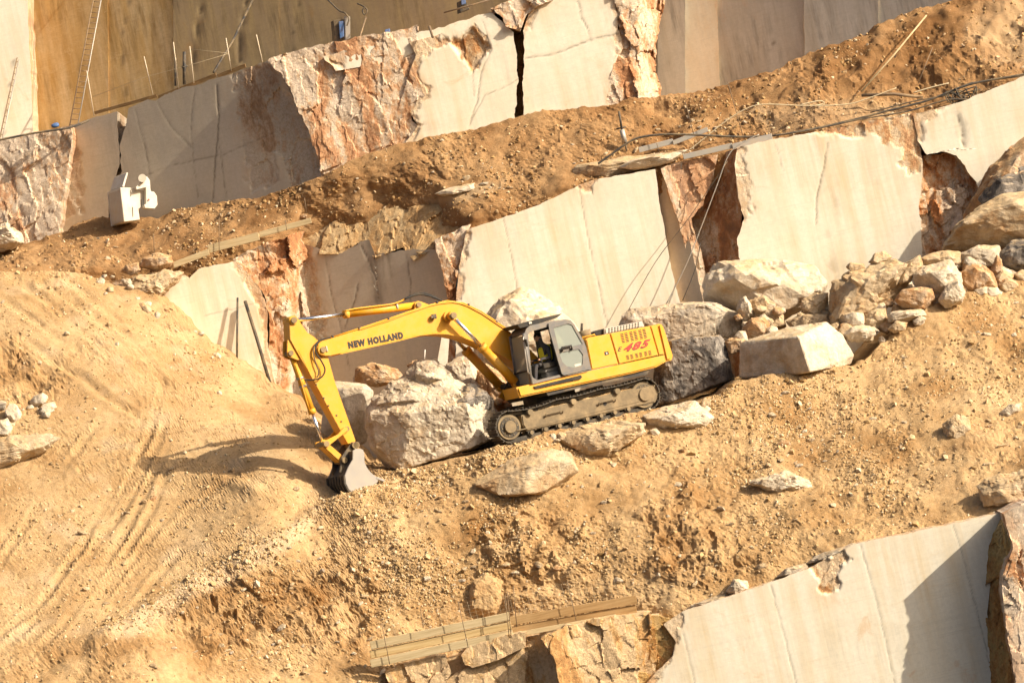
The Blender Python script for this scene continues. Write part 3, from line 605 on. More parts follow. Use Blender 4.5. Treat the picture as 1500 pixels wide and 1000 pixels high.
# ragged ledge above the shaded recess
block('rock_block', mb, [(436, 345), (452, 330), (500, 316), (560, 306), (620, 300), (690, 298), (700, 322)], [(700, 322), (688, 345), (678, 380)], [(446, 372), (500, 372), (530, 352), (548, 378), (590, 362), (606, 382), (636, 364), (660, 392), (678, 380)], [(436, 345), (440, 360), (446, 372)], lambda x, y: YM2(x, y) - .14 + (374 - y) * .016, M['earthy'],
      seed=23, thick=4, base_rough=.8, ramp=.34, jit=4)
block('rock_block', mb, [(636, 352), (660, 340), (690, 328)], [(690, 328), (676, 370), (668, 420), (668, 470), (672, 780)], [(655, 780), (672, 780)], [(636, 352), (648, 400), (655, 440), (655, 780)], 7.05, M['pink'], seed=24, thick=4, base_rough=.95, ramp=.3, jit=3)
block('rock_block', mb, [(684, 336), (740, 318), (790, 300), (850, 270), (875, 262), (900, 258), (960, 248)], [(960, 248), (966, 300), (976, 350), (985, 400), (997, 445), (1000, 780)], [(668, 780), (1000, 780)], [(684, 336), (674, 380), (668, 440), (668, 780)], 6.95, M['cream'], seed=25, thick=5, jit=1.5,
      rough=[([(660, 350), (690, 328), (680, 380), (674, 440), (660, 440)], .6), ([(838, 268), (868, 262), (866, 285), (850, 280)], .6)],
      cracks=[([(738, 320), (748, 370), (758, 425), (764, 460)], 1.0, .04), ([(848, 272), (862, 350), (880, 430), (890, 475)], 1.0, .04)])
block('rock_block', mb, [(958, 249), (985, 240), (1000, 236)], [(1000, 236), (990, 290), (1012, 360), (1030, 440), (1036, 780)], [(990, 780), (1036, 780)], [(958, 249), (958, 300), (970, 360), (990, 445), (990, 780)], lambda x, y: 7.45 + 0 * x - (x - 975) * .012, M['grey'], seed=126, thick=3, amp=.01)
block('rock_block', mb, [(968, 247), (1000, 236), (1052, 226)], [(1052, 226), (1045, 260), (1030, 300), (1012, 320), (1030, 380), (1040, 440), (1040, 780)], [(1030, 780), (1040, 780)], [(968, 247), (982, 290), (1004, 360), (1022, 440), (1030, 780)], lambda x, y: 7.05 + 0 * x, M['pink'], seed=26, thick=4, base_rough=.7, ramp=.22, jit=2,
      rough=[])
block('rock_block', mb, [(1040, 232), (1070, 220), (1090, 214)], [(1090, 214), (1086, 300), (1090, 780)], [(1025, 780), (1090, 780)], [(1040, 232), (1012, 320), (1025, 780)], lambda x, y: 6.9 + (1090 - x) * .017, M['pink'], seed=27, thick=4, base_rough=.9, ramp=.3, jit=2)
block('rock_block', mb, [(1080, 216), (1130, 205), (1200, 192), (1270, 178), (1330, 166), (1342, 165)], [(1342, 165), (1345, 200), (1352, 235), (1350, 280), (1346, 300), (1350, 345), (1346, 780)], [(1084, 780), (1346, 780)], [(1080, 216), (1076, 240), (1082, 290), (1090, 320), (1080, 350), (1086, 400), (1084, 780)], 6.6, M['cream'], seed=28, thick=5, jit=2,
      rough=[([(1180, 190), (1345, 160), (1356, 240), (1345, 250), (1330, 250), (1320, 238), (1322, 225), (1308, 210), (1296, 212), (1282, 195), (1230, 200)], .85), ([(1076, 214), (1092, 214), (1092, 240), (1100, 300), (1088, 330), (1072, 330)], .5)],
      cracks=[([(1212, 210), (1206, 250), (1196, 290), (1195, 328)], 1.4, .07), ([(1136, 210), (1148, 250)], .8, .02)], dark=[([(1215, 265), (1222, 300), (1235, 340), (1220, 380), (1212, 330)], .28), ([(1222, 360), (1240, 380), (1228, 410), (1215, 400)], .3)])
block('rock_block', mb, [(1340, 230), (1400, 222), (1600, 262)], [(1600, 262), (1600, 400), (1600, 780)], [(1340, 780), (1600, 780)], [(1340, 230), (1340, 780)], 6.85, M['pink'], seed=29, thick=4, base_rough=1, ramp=.4, jit=3)
block('rock_block', mb, [(1338, 168), (1400, 152), (1450, 132), (1500, 112), (1720, 60)], [(1720, 60), (1720, 400)], [(1440, 330), (1720, 400)], [(1338, 168), (1344, 205), (1356, 226), (1380, 222), (1402, 228), (1418, 252), (1432, 266), (1440, 330)], 6.55, M['cream'], seed=30, thick=5, jit=2, step=3.5,
      cracks=[([(1402, 165), (1408, 185), (1412, 215)], 2.0, .06)], rough=[([(1335, 165), (1395, 150), (1380, 168), (1350, 180), (1348, 210), (1335, 210)], .7)], dark=[([(1395, 160), (1412, 170), (1418, 215), (1404, 200)], .5)])

# ---------------------------------------------------------------- lower bench
lb = bench('lower_bench', 'lowest quarry bench with sawn cream face and orange split rock')
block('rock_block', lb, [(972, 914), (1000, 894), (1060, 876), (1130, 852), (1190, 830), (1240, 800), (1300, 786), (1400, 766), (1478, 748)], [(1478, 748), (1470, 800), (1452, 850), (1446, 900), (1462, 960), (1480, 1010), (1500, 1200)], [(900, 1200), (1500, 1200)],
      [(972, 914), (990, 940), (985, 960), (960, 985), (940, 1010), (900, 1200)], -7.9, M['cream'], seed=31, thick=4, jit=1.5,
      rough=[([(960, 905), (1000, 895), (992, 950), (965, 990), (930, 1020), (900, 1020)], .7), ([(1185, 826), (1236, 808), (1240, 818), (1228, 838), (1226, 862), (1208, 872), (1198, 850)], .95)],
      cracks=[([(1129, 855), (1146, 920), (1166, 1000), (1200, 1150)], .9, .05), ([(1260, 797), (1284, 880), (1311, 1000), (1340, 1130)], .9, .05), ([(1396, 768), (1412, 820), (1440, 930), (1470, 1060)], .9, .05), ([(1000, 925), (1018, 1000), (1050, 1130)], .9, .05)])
block('rock_block', lb, [(1470, 752), (1500, 736), (1720, 690)], [(1720, 690), (1720, 1200)], [(1490, 1200), (1720, 1200)], [(1470, 752), (1484, 800), (1468, 850), (1475, 920), (1490, 1010), (1490, 1200)], lambda x, y: -9.35 + 0 * x, M['pink'], seed=32, thick=4, base_rough=.35, jit=3, ramp=.3,
      rough=[([(1460, 820), (1500, 800), (1490, 900), (1470, 910)], .9)])
block('rock_block', lb, [(1448, 800), (1480, 745)], [(1480, 745), (1500, 900), (1520, 1200)], [(1470, 1200), (1520, 1200)], [(1448, 800), (1440, 900), (1470, 1200)], lambda x, y: -8.0 - (x - 1446) * .022, M['ochre'], seed=33, thick=2, base_rough=1, ramp=.35, jit=3)
block('rock_block', lb, [(925, 912), (960, 900), (985, 905)], [(985, 905), (992, 930), (980, 970), (950, 1010), (950, 1200)], [(900, 1200), (950, 1200)], [(925, 912), (920, 1000), (900, 1200)], -7.75, M['ochre'], seed=34, thick=3, base_rough=1, ramp=.20, jit=3)
block('rock_block', lb, [(792, 935), (830, 916), (880, 905), (935, 898), (955, 896)], [(955, 896), (952, 930), (938, 980), (930, 1020), (930, 1200)], [(770, 1200), (930, 1200)], [(792, 935), (810, 960), (820, 1000), (770, 1200)], lambda x, y: -8.25 + (x - 860) * .002 - .35 * sstep(860, 800, x), M['orange'], seed=35, thick=3, base_rough=.85, ramp=.20, jit=3)
block('rock_block', lb, [(742, 958), (770, 935), (800, 925)], [(800, 925), (815, 960), (822, 1000), (822, 1200)], [(730, 1200), (822, 1200)], [(742, 958), (730, 1010), (730, 1200)], lambda x, y: -8.2 + (815 - x) * .012, M['orange'], seed=36, thick=3, base_rough=.9, ramp=.20, jit=3)
block('rock_block', lb, [(668, 985), (700, 968), (760, 950), (775, 945)], [(775, 945), (768, 1000), (770, 1200)], [(640, 1200), (770, 1200)], [(668, 985), (640, 1010), (640, 1200)], -8.0, M['orange'], seed=37, thick=3, base_rough=.8, ramp=.20, jit=3)
block('rock_block', lb, [(676, 958), (690, 945), (730, 932), (772, 925)], [(772, 925), (768, 948)], [(692, 978), (730, 966), (768, 948)], [(676, 958), (680, 972), (692, 978)], -8.25, M['orange'], seed=38, thick=2, base_rough=.75, ramp=.20, jit=3)
block('rock_block', lb, [(563, 984), (590, 972), (640, 960), (652, 960)], [(652, 960), (660, 985), (650, 1010), (650, 1200)], [(560, 1200), (650, 1200)], [(563, 984), (575, 1010), (560, 1200)], -8.15, M['orange'], seed=39, thick=3, base_rough=.75, ramp=.20, jit=3)
block('rock_block', lb, [(548, 990), (600, 976), (700, 955), (800, 932), (900, 910), (965, 900)], [(965, 900), (960, 1000), (960, 1200)], [(548, 1200), (960, 1200)], [(548, 990), (552, 1050), (548, 1200)], -7.75, M['orange'], seed=40, thick=2, base_rough=.95, ramp=.16, jit=3, step=3)
# ================================================================== excavator
YAW = math.radians(25.0)
XL = np.array([-math.cos(YAW), -math.sin(YAW), 0.0]); YL = np.array([math.sin(YAW), -math.cos(YAW), 0.0])
YT = 1.75; ZW = 0.52                                   # near track plane, wheel height
EO = P(848, 601, -YT * math.cos(YAW)) - YT * YL - np.array([0, 0, ZW])
def Lp(px, py, y0):
    """photo pixel on the machine's own plane y = y0 -> local (x, z)"""
    u = (px - 750.0) / FPX; v = -(py - 500.0) / FPX
    d = np.array([0, 1.0, 0]) + u * RV + v * UV
    t = (y0 + np.dot(EO - CAMP, YL)) / np.dot(d, YL)
    q = CAMP + t * d - EO
    return float(np.dot(q, XL)), float(q[2])
def L3(px, py, y0): x, z = Lp(px, py, y0); return Vector((x, y0, z))
ex = empty('excavator', EO.tolist()); ex.rotation_euler = (0, 0, math.pi + YAW)
tag(ex, 'yellow tracked excavator with its boom arched over a boulder and bucket on the ground', 'excavator')

def plate(name, outer, y0, y1, mat, parent, holes=(), bev=0.0, pxs=True, yref=None, smooth=False):
    """side profile traced in photo pixels, given real width between y0 and y1"""
    yr = max(y0, y1) if yref is None else yref
    cv = (lambda pl: [Lp(a, b, yr) for a, b in pl]) if pxs else (lambda pl: list(pl))
    loops = [cv(outer)] + [cv(h) for h in holes]; flat = [q for l in loops for q in l]
    bm = bmesh.new(); A = [bm.verts.new((x, y0, z)) for x, z in flat]; B = [bm.verts.new((x, y1, z)) for x, z in flat]
    if len(loops) == 1:
        bm.faces.new(A); bm.faces.new(B[::-1])
    else:
        tr = tessellate_polygon([[Vector((x, z, 0)) for x, z in l] for l in loops])
        for a, b, c in tr:
            bm.faces.new((A[a], A[b], A[c])); bm.faces.new((B[c], B[b], B[a]))
    s = 0; rim = []
    for l in loops:
        n = len(l)
        for k in range(n):
            a, b = s + k, s + (k + 1) % n; f = bm.faces.new((A[a], A[b], B[b], B[a]))
        s += n
    bmesh.ops.recalc_face_normals(bm, faces=bm.faces[:])
    if bev:
        e = [e for e in bm.edges if len(e.link_faces) == 2 and abs(e.verts[0].co.y - e.verts[1].co.y) < 1e-6 and e.calc_face_angle(0) > 0.5]
        bmesh.ops.bevel(bm, geom=e, offset=bev, segments=2, affect='EDGES', clamp_overlap=True)
    return bm_obj(name, bm, mat, parent, smooth)
def lcyl(name, a, b, r, mat, parent, r1=None, n=16):
    bm = bmesh.new(); add_cyl(bm, a, b, r, r1, n); o = bm_obj(name, bm, mat, parent)
    for p in o.data.polygons: p.use_smooth = len(p.vertices) == 4
    return o
def lbox(name, c, s, mat, parent, bev=0.01, R=None):
    bm = bmesh.new(); add_box(bm, c, s, R, bev); return bm_obj(name, bm, mat, parent)
def pinp(px, py, yr, y0, y1, r, parent, mat=None, name='pin'):
    x, z = Lp(px, py, yr); return lcyl(name, (x, y0, z), (x, y1, z), r, mat or M['pin'], parent, n=14)
def lerp(a, b, t): return a + (b - a) * t

# ---- undercarriage
WB = 2.22; RW = 0.43
def track_path(n=400):
    pts = []
    for k in range(100): pts.append((lerp(-WB, WB, k / 100), 0.075))                     # ground run, towards the front
    for k in range(100): a = -math.pi / 2 + math.pi * k / 100; pts.append((WB + (RW + .015) * math.cos(a), ZW + (RW + .015) * math.sin(a)))
    for k in range(100):
        t = k / 100; x = lerp(WB, -WB, t); s = 0.075 * math.sin(math.pi * min(1, t / 0.36)) if t < .36 else 0.03 * abs(math.sin(math.pi * (t - .36) / .32))
        pts.append((x, ZW + RW + .015 - s))
    for k in range(100): a = math.pi / 2 + math.pi * k / 100; pts.append((-WB + (RW + .015) * math.cos(a), ZW + (RW + .015) * math.sin(a)))
    return np.array(pts)
TP = track_path(); seg = np.hypot(*(np.roll(TP, -1, 0) - TP).T); cum = np.r_[0, np.cumsum(seg)]; LT = cum[-1]; NS = 52
bm = bmesh.new()   # one shoe: plate with two grousers, lying in local x (along) / y (across) / z (out)
add_box(bm, (0, 0, 0.012), (LT / NS - 0.016, 0.62, 0.024)); add_box(bm, (-0.07, 0, 0.045), (0.022, 0.62, 0.045)); add_box(bm, (0.03, 0, 0.038), (0.02, 0.62, 0.03))
shoe_me = bpy.data.meshes.new('shoe'); bmesh.ops.recalc_face_normals(bm, faces=bm.faces[:]); bm.to_mesh(shoe_me); bm.free(); shoe_me.materials.append(M['track'])
for sy in (1, -1):
    yc = sy * (YT - 0.31); bm = bmesh.new()
    for off in (-0.11, 0.11):   # chain links
        for k in range(NS):
            s0 = (k + 0.5) / NS * LT; s1 = (k + 1.42) / NS * LT
            q = [np.array([np.interp(s % LT, cum, np.r_[TP[:, 0], TP[0, 0]]), np.interp(s % LT, cum, np.r_[TP[:, 1], TP[0, 1]])]) for s in (s0, s1)]
            d = (q[1] - q[0]) / np.hypot(*(q[1] - q[0])); nrm = np.array([d[1], -d[0]]); c = (q[0] + q[1]) / 2 - nrm * 0.055
            R = Matrix(((d[0], 0, nrm[0]), (0, 1, 0), (d[1], 0, nrm[1])))
            add_box(bm, (c[0], yc + off, c[1]), (np.hypot(*(q[1] - q[0])) * 1.05, 0.05, 0.10), R)
    tr = bm_obj('track', bm, M['track'], ex)
    for k in range(NS):
        s = (k + 0.5) / NS * LT; a = np.array([np.interp((s + e) % LT, cum, np.r_[TP[:, 0], TP[0, 0]]) for e in (-.08, 0, .08)]); b = np.array([np.interp((s + e) % LT, cum, np.r_[TP[:, 1], TP[0, 1]]) for e in (-.08, 0, .08)])
        d = np.array([a[2] - a[0], b[2] - b[0]]); d /= np.hypot(*d); nrm = np.array([d[1], -d[0]])
        o = link(bpy.data.objects.new('shoe', shoe_me), tr)
        o.matrix_local = Matrix(((d[0], 0, nrm[0], a[1]), (0, 1, 0, yc), (d[1], 0, nrm[1], b[1]), (0, 0, 0, 1)))
    # frame (traced on the near side, mirrored for the far one)
    fr = [Lp(*q, 1.68) for q in [(764, 608), (800, 598), (958, 562), (966, 568), (967, 580), (960, 589), (772, 631), (766, 622)]]
    yA, yB = (1.18, 1.68) if sy > 0 else (-1.68, -1.18)
    tf = plate('track_frame', fr, yA, yB, M['trackside'], ex, bev=0.03, pxs=False)
    if sy > 0:
        for (x0, y0_, x1, y1_) in ((798, 607, 823, 601), (876, 590, 900, 584)):    # step brackets
            a, b = L3(x0, y0_, 1.69), L3(x1, y1_, 1.69); bm = bmesh.new(); add_tube(bm, [a + Vector((0, 0, -.07)), a + Vector((0, .05, -.05)), a + Vector((0, .07, 0)), b + Vector((0, .07, 0)), b + Vector((0, .05, -.05)), b + Vector((0, 0, -.07))], 0.022, 6)
            bm_obj('step', bm, M['trackside'], tf)
        pinp(886, 591, 1.68, 1.66, 1.684, 0.06, tf, M['black'], 'hole'); pinp(948, 577, 1.68, 1.66, 1.684, 0.035, tf, M['black'], 'hole')
        lbox('rail', (0, 1.683, 0.37), (4.0, 0.02, 0.03), M['trackside'], tf, 0.004)
    for x, r, nm in ((WB, 0.36, 'idler'), (-WB, 0.38, 'sprocket')):
        wl = lcyl(nm, (x, yc - .2, ZW), (x, yc + .2, ZW), r, M['trackside'], ex, n=28)
        lcyl('rim', (x, yc + sy * .2, ZW), (x, yc + sy * .22, ZW), r * .82, M['track'], wl, n=28)
        lcyl('hub', (x, yc + sy * .2, ZW), (x, yc + sy * .30, ZW), r * .55, M['trackside'], wl, r * .48, n=20)
        for k in range(10):
            a = 2 * math.pi * k / 10; lcyl('bolt', (x + r * .68 * math.cos(a), yc + sy * .21, ZW + r * .68 * math.sin(a)), (x + r * .68 * math.cos(a), yc + sy * .24, ZW + r * .68 * math.sin(a)), .02, M['trackside'], wl, n=6)
    for x in (1.52, 0.10, -1.35): lcyl('carrier_roller', (x, yc - .16, .80), (x, yc + sy * .34, .80), 0.085, M['trackside'], ex, n=16)
    for k in range(8):
        x = -1.62 + 3.2 * k / 7; rl = lcyl('track_roller', (x, yc - .19, .22), (x, yc + .19, .22), 0.105, M['track'], ex, n=14)
        lcyl('axle', (x, yc + sy * .19, .22), (x, yc + sy * .24, .22), 0.06, M['trackside'], rl, n=10)
lbox('car_body', (0, 0, 0.72), (2.0, 2.5, 0.4), M['dark'], ex, 0.05)
lcyl('swing_bearing', (0.0, 0, 0.9), (0.0, 0, 1.22), 0.78, M['dark'], ex, n=32)

# ---- upper structure
YS = 1.50
deck = plate('deck', [(757, 567), (866, 542.6), (973.5, 519.6), (976, 529.6), (962, 537.5), (925, 547), (850, 563), (800, 574), (762, 582)], 0.42, YS, M['yellow'], ex, bev=0.045)
plate('deck_far_half', [(800, 560), (866, 544), (973, 521), (975, 529), (960, 538), (925, 547), (850, 563), (806, 573)], -YS, 0.42, M['yellow'], deck, yref=YS)
plate('skirt', [(800, 571), (850, 561), (955, 540), (950, 548), (850, 568), (805, 579)], -1.35, 1.40, M['dark'], deck, yref=1.5)
hp = [(858.5, 497), (862, 494), (893, 488.5), (906, 533), (867, 541.7)]
plate('side_panel', hp, 1.0, YS, M['yellow'], ex, bev=0.025, yref=YS)
plate('side_panel', [(894.2, 488.3), (952, 477.3), (964.5, 520), (907.2, 532.8)], 1.0, YS, M['yellow'], ex, bev=0.018, yref=YS)
plate('side_panel', [(953, 477.1), (962.3, 475.2), (973, 518.4), (965.6, 520.0)], 1.0, YS, M['yellow'], ex, bev=0.018, yref=YS)
plate('engine_hood', [(860, 497.5), (893, 489.5), (952, 478), (962, 476.5), (972, 518), (868, 541)], -YS, 1.3, M['yellow'], ex, bev=0.04, yref=YS)
plate('counterweight', [(963.4, 474.8), (966, 473.8), (970.5, 475), (973, 479), (986.5, 520), (985.5, 525.5), (984, 527.5), (976, 529)], -YS, YS, M['yellow'], ex, bev=0.07)
# grille housing on the hood
gh = plate('grille_housing', [(886.5, 490), (886, 481), (941, 470), (944.5, 478)], 0.55, 1.28, M['alu'], ex, bev=0.03, yref=1.28)
for k in range(11):
    for r in range(3):
        px, py = lerp(892, 935, k / 10), lerp(481.5, 473.2, k / 10) + 2.6 * r; a = L3(px, py, 1.28)
        lbox('slot', (a.x, 1.282, a.z), (0.05, 0.008, 0.035), M['black'], gh, 0)
plate('intake_duct', [(868, 494), (872, 486), (887, 481), (887, 489)], 0.3, 1.15, M['black'], ex, bev=0.03, yref=1.15)
x, z = Lp(857, 492, 0.95); lcyl('air_cleaner', (x, .95, z - .05), (x, .95, z + .17), 0.19, M['trackside'], ex, n=20); lcyl('exhaust_pipe', (x + .02, .80, z + .1), (x - .07, .8, z + .38), 0.04, M['dark'], ex, n=10)
tube('handrail', [L3(853, 499, 1.4), L3(853, 494, 1.4), L3(871, 490, 1.4), L3(873, 495, 1.4)], 0.022, M['yellow'], ex)
# louvres: each a dark recess with bars
def louvre(x0, y0, x1, y1, dy, rows, lean):
    a = L3(x0, y0, YS); b = L3(x1, y1, YS); c = L3(x0 + lean, y0 + dy, YS); bm = bmesh.new()
    for r in range(rows):
        t = (r + .5) / rows; m = (a + b) / 2 + (c - a) * t; wv = (b - a); add_box(bm, (m.x, YS + .003, m.z), (wv.length * .95, .008, (c - a).length / rows * .55), Matrix(((wv.x / wv.length, 0, -wv.z / wv.length), (0, 1, 0), (wv.z / wv.length, 0, wv.x / wv.length))))
    bm_obj('louvre', bm, M['black'], ex)
for g in range(3):
    for h in range(2):
        t = (g * 13.2 + h * 6.0); louvre(908.2 + t, 488.6 - t * .208, 912.4 + t, 487.7 - t * .208, 14, 6, 3.4)
        louvre(916.6 + t * 1.0, 520.4 - t * .208, 920.6 + t, 519.5 - t * .208, 7, 4, 1.6)
a = L3(888.5, 517.3, YS); lk = lbox('latch', (a.x, YS, a.z), (0.14, .012, .10), M['black'], ex, 0.004); lbox('key_plate', (a.x, YS + .008, a.z), (.05, .008, .05), M['alu'], lk, 0)
# front deck nose, boom bracket, steps
plate('step_board', [(782, 566), (851, 549), (853, 552.5), (850, 555), (835, 558), (826, 560), (812, 563), (795, 567), (785, 569)], 1.38, 1.545, M['black'], ex)
for y0, y1 in ((0.36, 0.44), (-.44, -.36)): plate('boom_bracket', [(746, 578), (757, 560), (800, 545), (806, 562), (760, 583)], y0, y1, M['yellow'], ex, yref=0.4, bev=.02)

# ---- cab
CY0, CY1 = 0.48, 1.50
opening = [(773.5, 490), (777, 485.5), (802, 478.5), (806, 479), (822, 548), (787, 556.5), (781, 553), (777.6, 546)]
rearwin = [(811, 481), (832, 474.5), (838, 476), (853, 503), (818, 511)]
cabout = [(768.5, 488), (771, 481.5), (777, 476.5), (803, 471), (828, 467.5), (836, 469), (842, 476), (855, 499), (859, 509), (866, 541), (826, 551), (780.5, 562.5)]
cab = plate('cab', cabout, CY1 - .07, CY1, M['char'], ex, holes=[opening, rearwin], yref=CY1)
cx = lambda pl: [Lp(a, b, CY1) for a, b in pl]
plate('cab_far_side', cx(cabout), CY0, CY0 + .05, M['char'], cab, holes=[cx([(775, 490), (803, 479), (808, 510), (812, 530), (784, 540)]), cx([(812, 481), (834, 474.5), (852, 503), (820, 511)])], pxs=False)
# roof, back, floor
def strip(name, pa, pb, th, y0, y1, mat, parent):
    (x0, z0), (x1, z1) = Lp(*pa, CY1), Lp(*pb, CY1); d = Vector((x1 - x0, 0, z1 - z0)); n = Vector((-d.z, 0, d.x)).normalized() * th
    q = [(x0, z0), (x1, z1), (x1 + n.x, z1 + n.z), (x0 + n.x, z0 + n.z)]; return plate(name, q, y0, y1, mat, parent, pxs=False)
strip('roof', (777, 476.5), (829, 467.3), .05, CY0 + .05, CY1 - .07, M['char'], cab); strip('roof_front', (768.5, 488), (777, 476.5), .05, CY0 + .05, CY1 - .07, M['char'], cab)
strip('roof_rear', (829, 467.3), (842, 476), .05, CY0 + .05, CY1 - .07, M['char'], cab)
strip('rear_wall', (859, 509), (866, 541), .05, CY0 + .05, CY1 - .07, M['char'], cab); strip('floor', (780.5, 562), (866, 541), -.05, CY0 + .05, CY1 - .07, M['char'], cab)
g = strip('rear_glass', (843, 478), (858, 507), .012, CY0 + .08, CY1 - .1, M['glass'], cab)
# front glazing: two panes in a charcoal frame between the posts
strip('front_glass', (769.5, 491), (776.3, 541), .012, CY0 + .06, CY1 - .075, M['glass'], cab); strip('lower_front_glass', (776.6, 543.5), (779, 560), .012, CY0 + .06, CY1 - .075, M['glass'], cab)
strip('front_bar', (776.2, 541.2), (776.7, 543.6), .05, CY0 + .05, CY1 - .07, M['black'], cab)
(x0, z0), (x1, z1) = Lp(768.5, 488, CY1), Lp(780, 562, CY1)
tube('front_post', [(x0 + .015, CY1 - .035, z0), (x1 + .02, CY1 - .035, z1)], 0.05, M['char'], cab, 8); tube('front_post', [(x0 + .015, CY0 + .025, z0), (x1 + .02, CY0 + .025, z1)], 0.045, M['char'], cab, 8)
(xa, za), (xb, zb) = Lp(767, 493, CY1), Lp(775, 547, CY1)
tube('grab_rail', [(xa, CY1 + .02, za), (xa + .05, CY1 + .05, za - .05), (xb + .05, CY1 + .05, zb + .05), (xb, CY1 + .02, zb)], 0.02, M['alu'], cab, 8)
# the door, folded back flat against the rear half of the cab side
door = plate('door', [(803.5, 473.5), (806, 473), (829, 469.6), (836.5, 471.5), (841, 477), (854, 499.6), (858.5, 510), (864.5, 540.5), (826.5, 549.5), (823, 547), (805, 485)], 1.515, 1.565, M['char'], ex, holes=[[(811, 480), (832, 474), (838, 476), (853.5, 503.5), (818.6, 511.5)], [(819.5, 516.5), (848, 511), (854, 519), (853.5, 534), (842, 538.2), (830, 536), (823.5, 529.5)]], yref=1.565)
plate('door_edge', [(802.5, 474), (805.5, 473.2), (826, 550), (821.5, 551)], 1.44, 1.512, M['black'], door, yref=1.512)
plate('door_glass', [(811, 480), (832, 474), (838, 476), (853.5, 503.5), (818.6, 511.5)], 1.532, 1.542, M['glass'], door, yref=1.565)
plate('door_glass', [(819.5, 516.5), (848, 511), (854, 519), (853.5, 534), (842, 538.2), (830, 536), (823.5, 529.5)], 1.532, 1.542, M['glass'], door, yref=1.565)
a = [L3(822.5, 514, 1.56), L3(821.5, 509.5, 1.56), L3(835.5, 506.5, 1.56), L3(836.5, 511.5, 1.56)]
tube('door_handle', [a[0], a[0] + Vector((0, .06, 0)), a[1] + Vector((0, .06, 0)), a[2] + Vector((0, .06, 0)), a[3] + Vector((0, .06, 0)), a[3]], 0.03, M['black'], door, 8)
plate('notice', [(842, 533.5), (851, 531.5), (851.5, 534.8), (843, 537)], 1.5425, 1.546, M['white'], door, yref=1.565)
# roof guard plate
vis = plate('roof_visor', [(762, 480.5), (795, 472.5), (801, 470), (807, 468.5), (816, 465), (823, 459.6), (821, 459.5), (790, 466.5), (758, 475.5)], 0.40, 1.42, M['black'], ex, yref=1.42)
lbox('work_lamp', tuple(L3(776.5, 473, 1.43)), (.10, .05, .06), M['white'], vis, .01)
tube('mirror', [L3(769, 500, 1.5), L3(766.5, 499, 1.62), L3(768.5, 497, 1.66)], .015, M['black'], ex); a = L3(771, 502, 1.62); lbox('mirror_head', tuple(a), (.06, .10, .22), M['black'], ex, .02)
# seat and consoles
sx, sz = Lp(803, 541, 1.0)
seat = lbox('seat', (sx, 1.0, sz), (0.50, 0.5, 0.14), M['seat'], ex, .04); lbox('seat_back', (sx - .28, 1.0, sz + .38), (.13, .48, .68), M['cloth'], seat, .04, Matrix.Rotation(math.radians(-10), 3, 'Y')); lbox('headrest', (sx - .36, 1.0, sz + .78), (.09, .26, .17), M['cloth'], seat, .03)
lbox('seat_base', (sx - .02, 1.0, sz - .22), (.40, .42, .30), M['seat'], seat, .03)
for yy in (.70, 1.30): cs = lbox('console', (sx + .05, yy, sz + .12), (.50, .10, .16), M['black'], ex, .03); tube('joystick', [(sx + .28, yy, sz + .18), (sx + .30, yy, sz + .36)], .022, M['black'], cs, 8)
tube('control_lever', [L3(787, 556, 1.0), L3(782, 541, 1.0), L3(781, 535, 1.0)], .018, M['black'], ex)

# ---- boom
BY = 0.33
boom = plate('boom', [(467, 503), (471, 500), (488, 494.6), (526, 483), (569, 469.6), (593, 460.5), (629, 448), (642, 445), (652, 443), (662, 442.6), (674, 444.5), (685, 448.5), (705, 459), (725, 472.5), (750, 489.5), (775, 510), (800, 535), (803, 548), (795, 556), (780, 549), (746, 526), (723, 513.5),
                      (701, 502.5), (678, 493.5), (656, 488.8), (637, 488), (615, 490.5), (593, 496.3), (570, 501.8), (540, 508.5), (498, 518), (484, 521), (474, 521.5), (467, 517), (464.5, 510)], -BY, BY, M['yellow'], ex, bev=.015)
plate('top_flange', [(526, 482.2), (569, 468.6), (593, 459.6), (629, 447.2), (642, 444.1), (652, 442.1), (662, 441.7), (674, 443.6), (685, 447.6), (705, 458.1), (725, 471.6), (750, 488.6), (750, 490), (725, 473), (705, 459.5), (685, 449), (674, 445), (662, 443.1), (642, 445.5), (629, 448.5), (593, 461), (569, 470.1), (526, 483.5)],
      -BY - .03, BY + .03, M['yellow'], boom, yref=BY)
plate('bottom_flange', [(498, 519), (540, 509.5), (570, 502.8), (593, 497.3), (615, 491.5), (637, 489), (656, 489.8), (678, 494.5), (701, 503.5), (723, 514.5), (746, 527), (746, 525.5), (723, 513), (701, 502), (678, 493), (656, 488.3), (637, 487.5), (615, 490), (593, 495.8), (570, 501.3), (540, 508), (498, 517.5)],
      -BY - .03, BY + .03, M['yellow'], boom, yref=BY)
pinp(472.3, 512.3, BY, -BY - .10, BY + .10, .085, boom); pb = pinp(472.3, 512.3, BY, -BY - .04, BY + .05, .15, boom, M['yellow'], 'boss')
a = L3(477.5, 511, BY); lbox('pin_lock', (a.x, BY + .06, a.z), (.05, .05, .16), M['alu'], boom, .01)
pinp(662.5, 462.5, .62, -.72, .76, .09, boom); pinp(661, 462.5, .62, .33, .44, .15, boom, M['yellow'], 'boss')
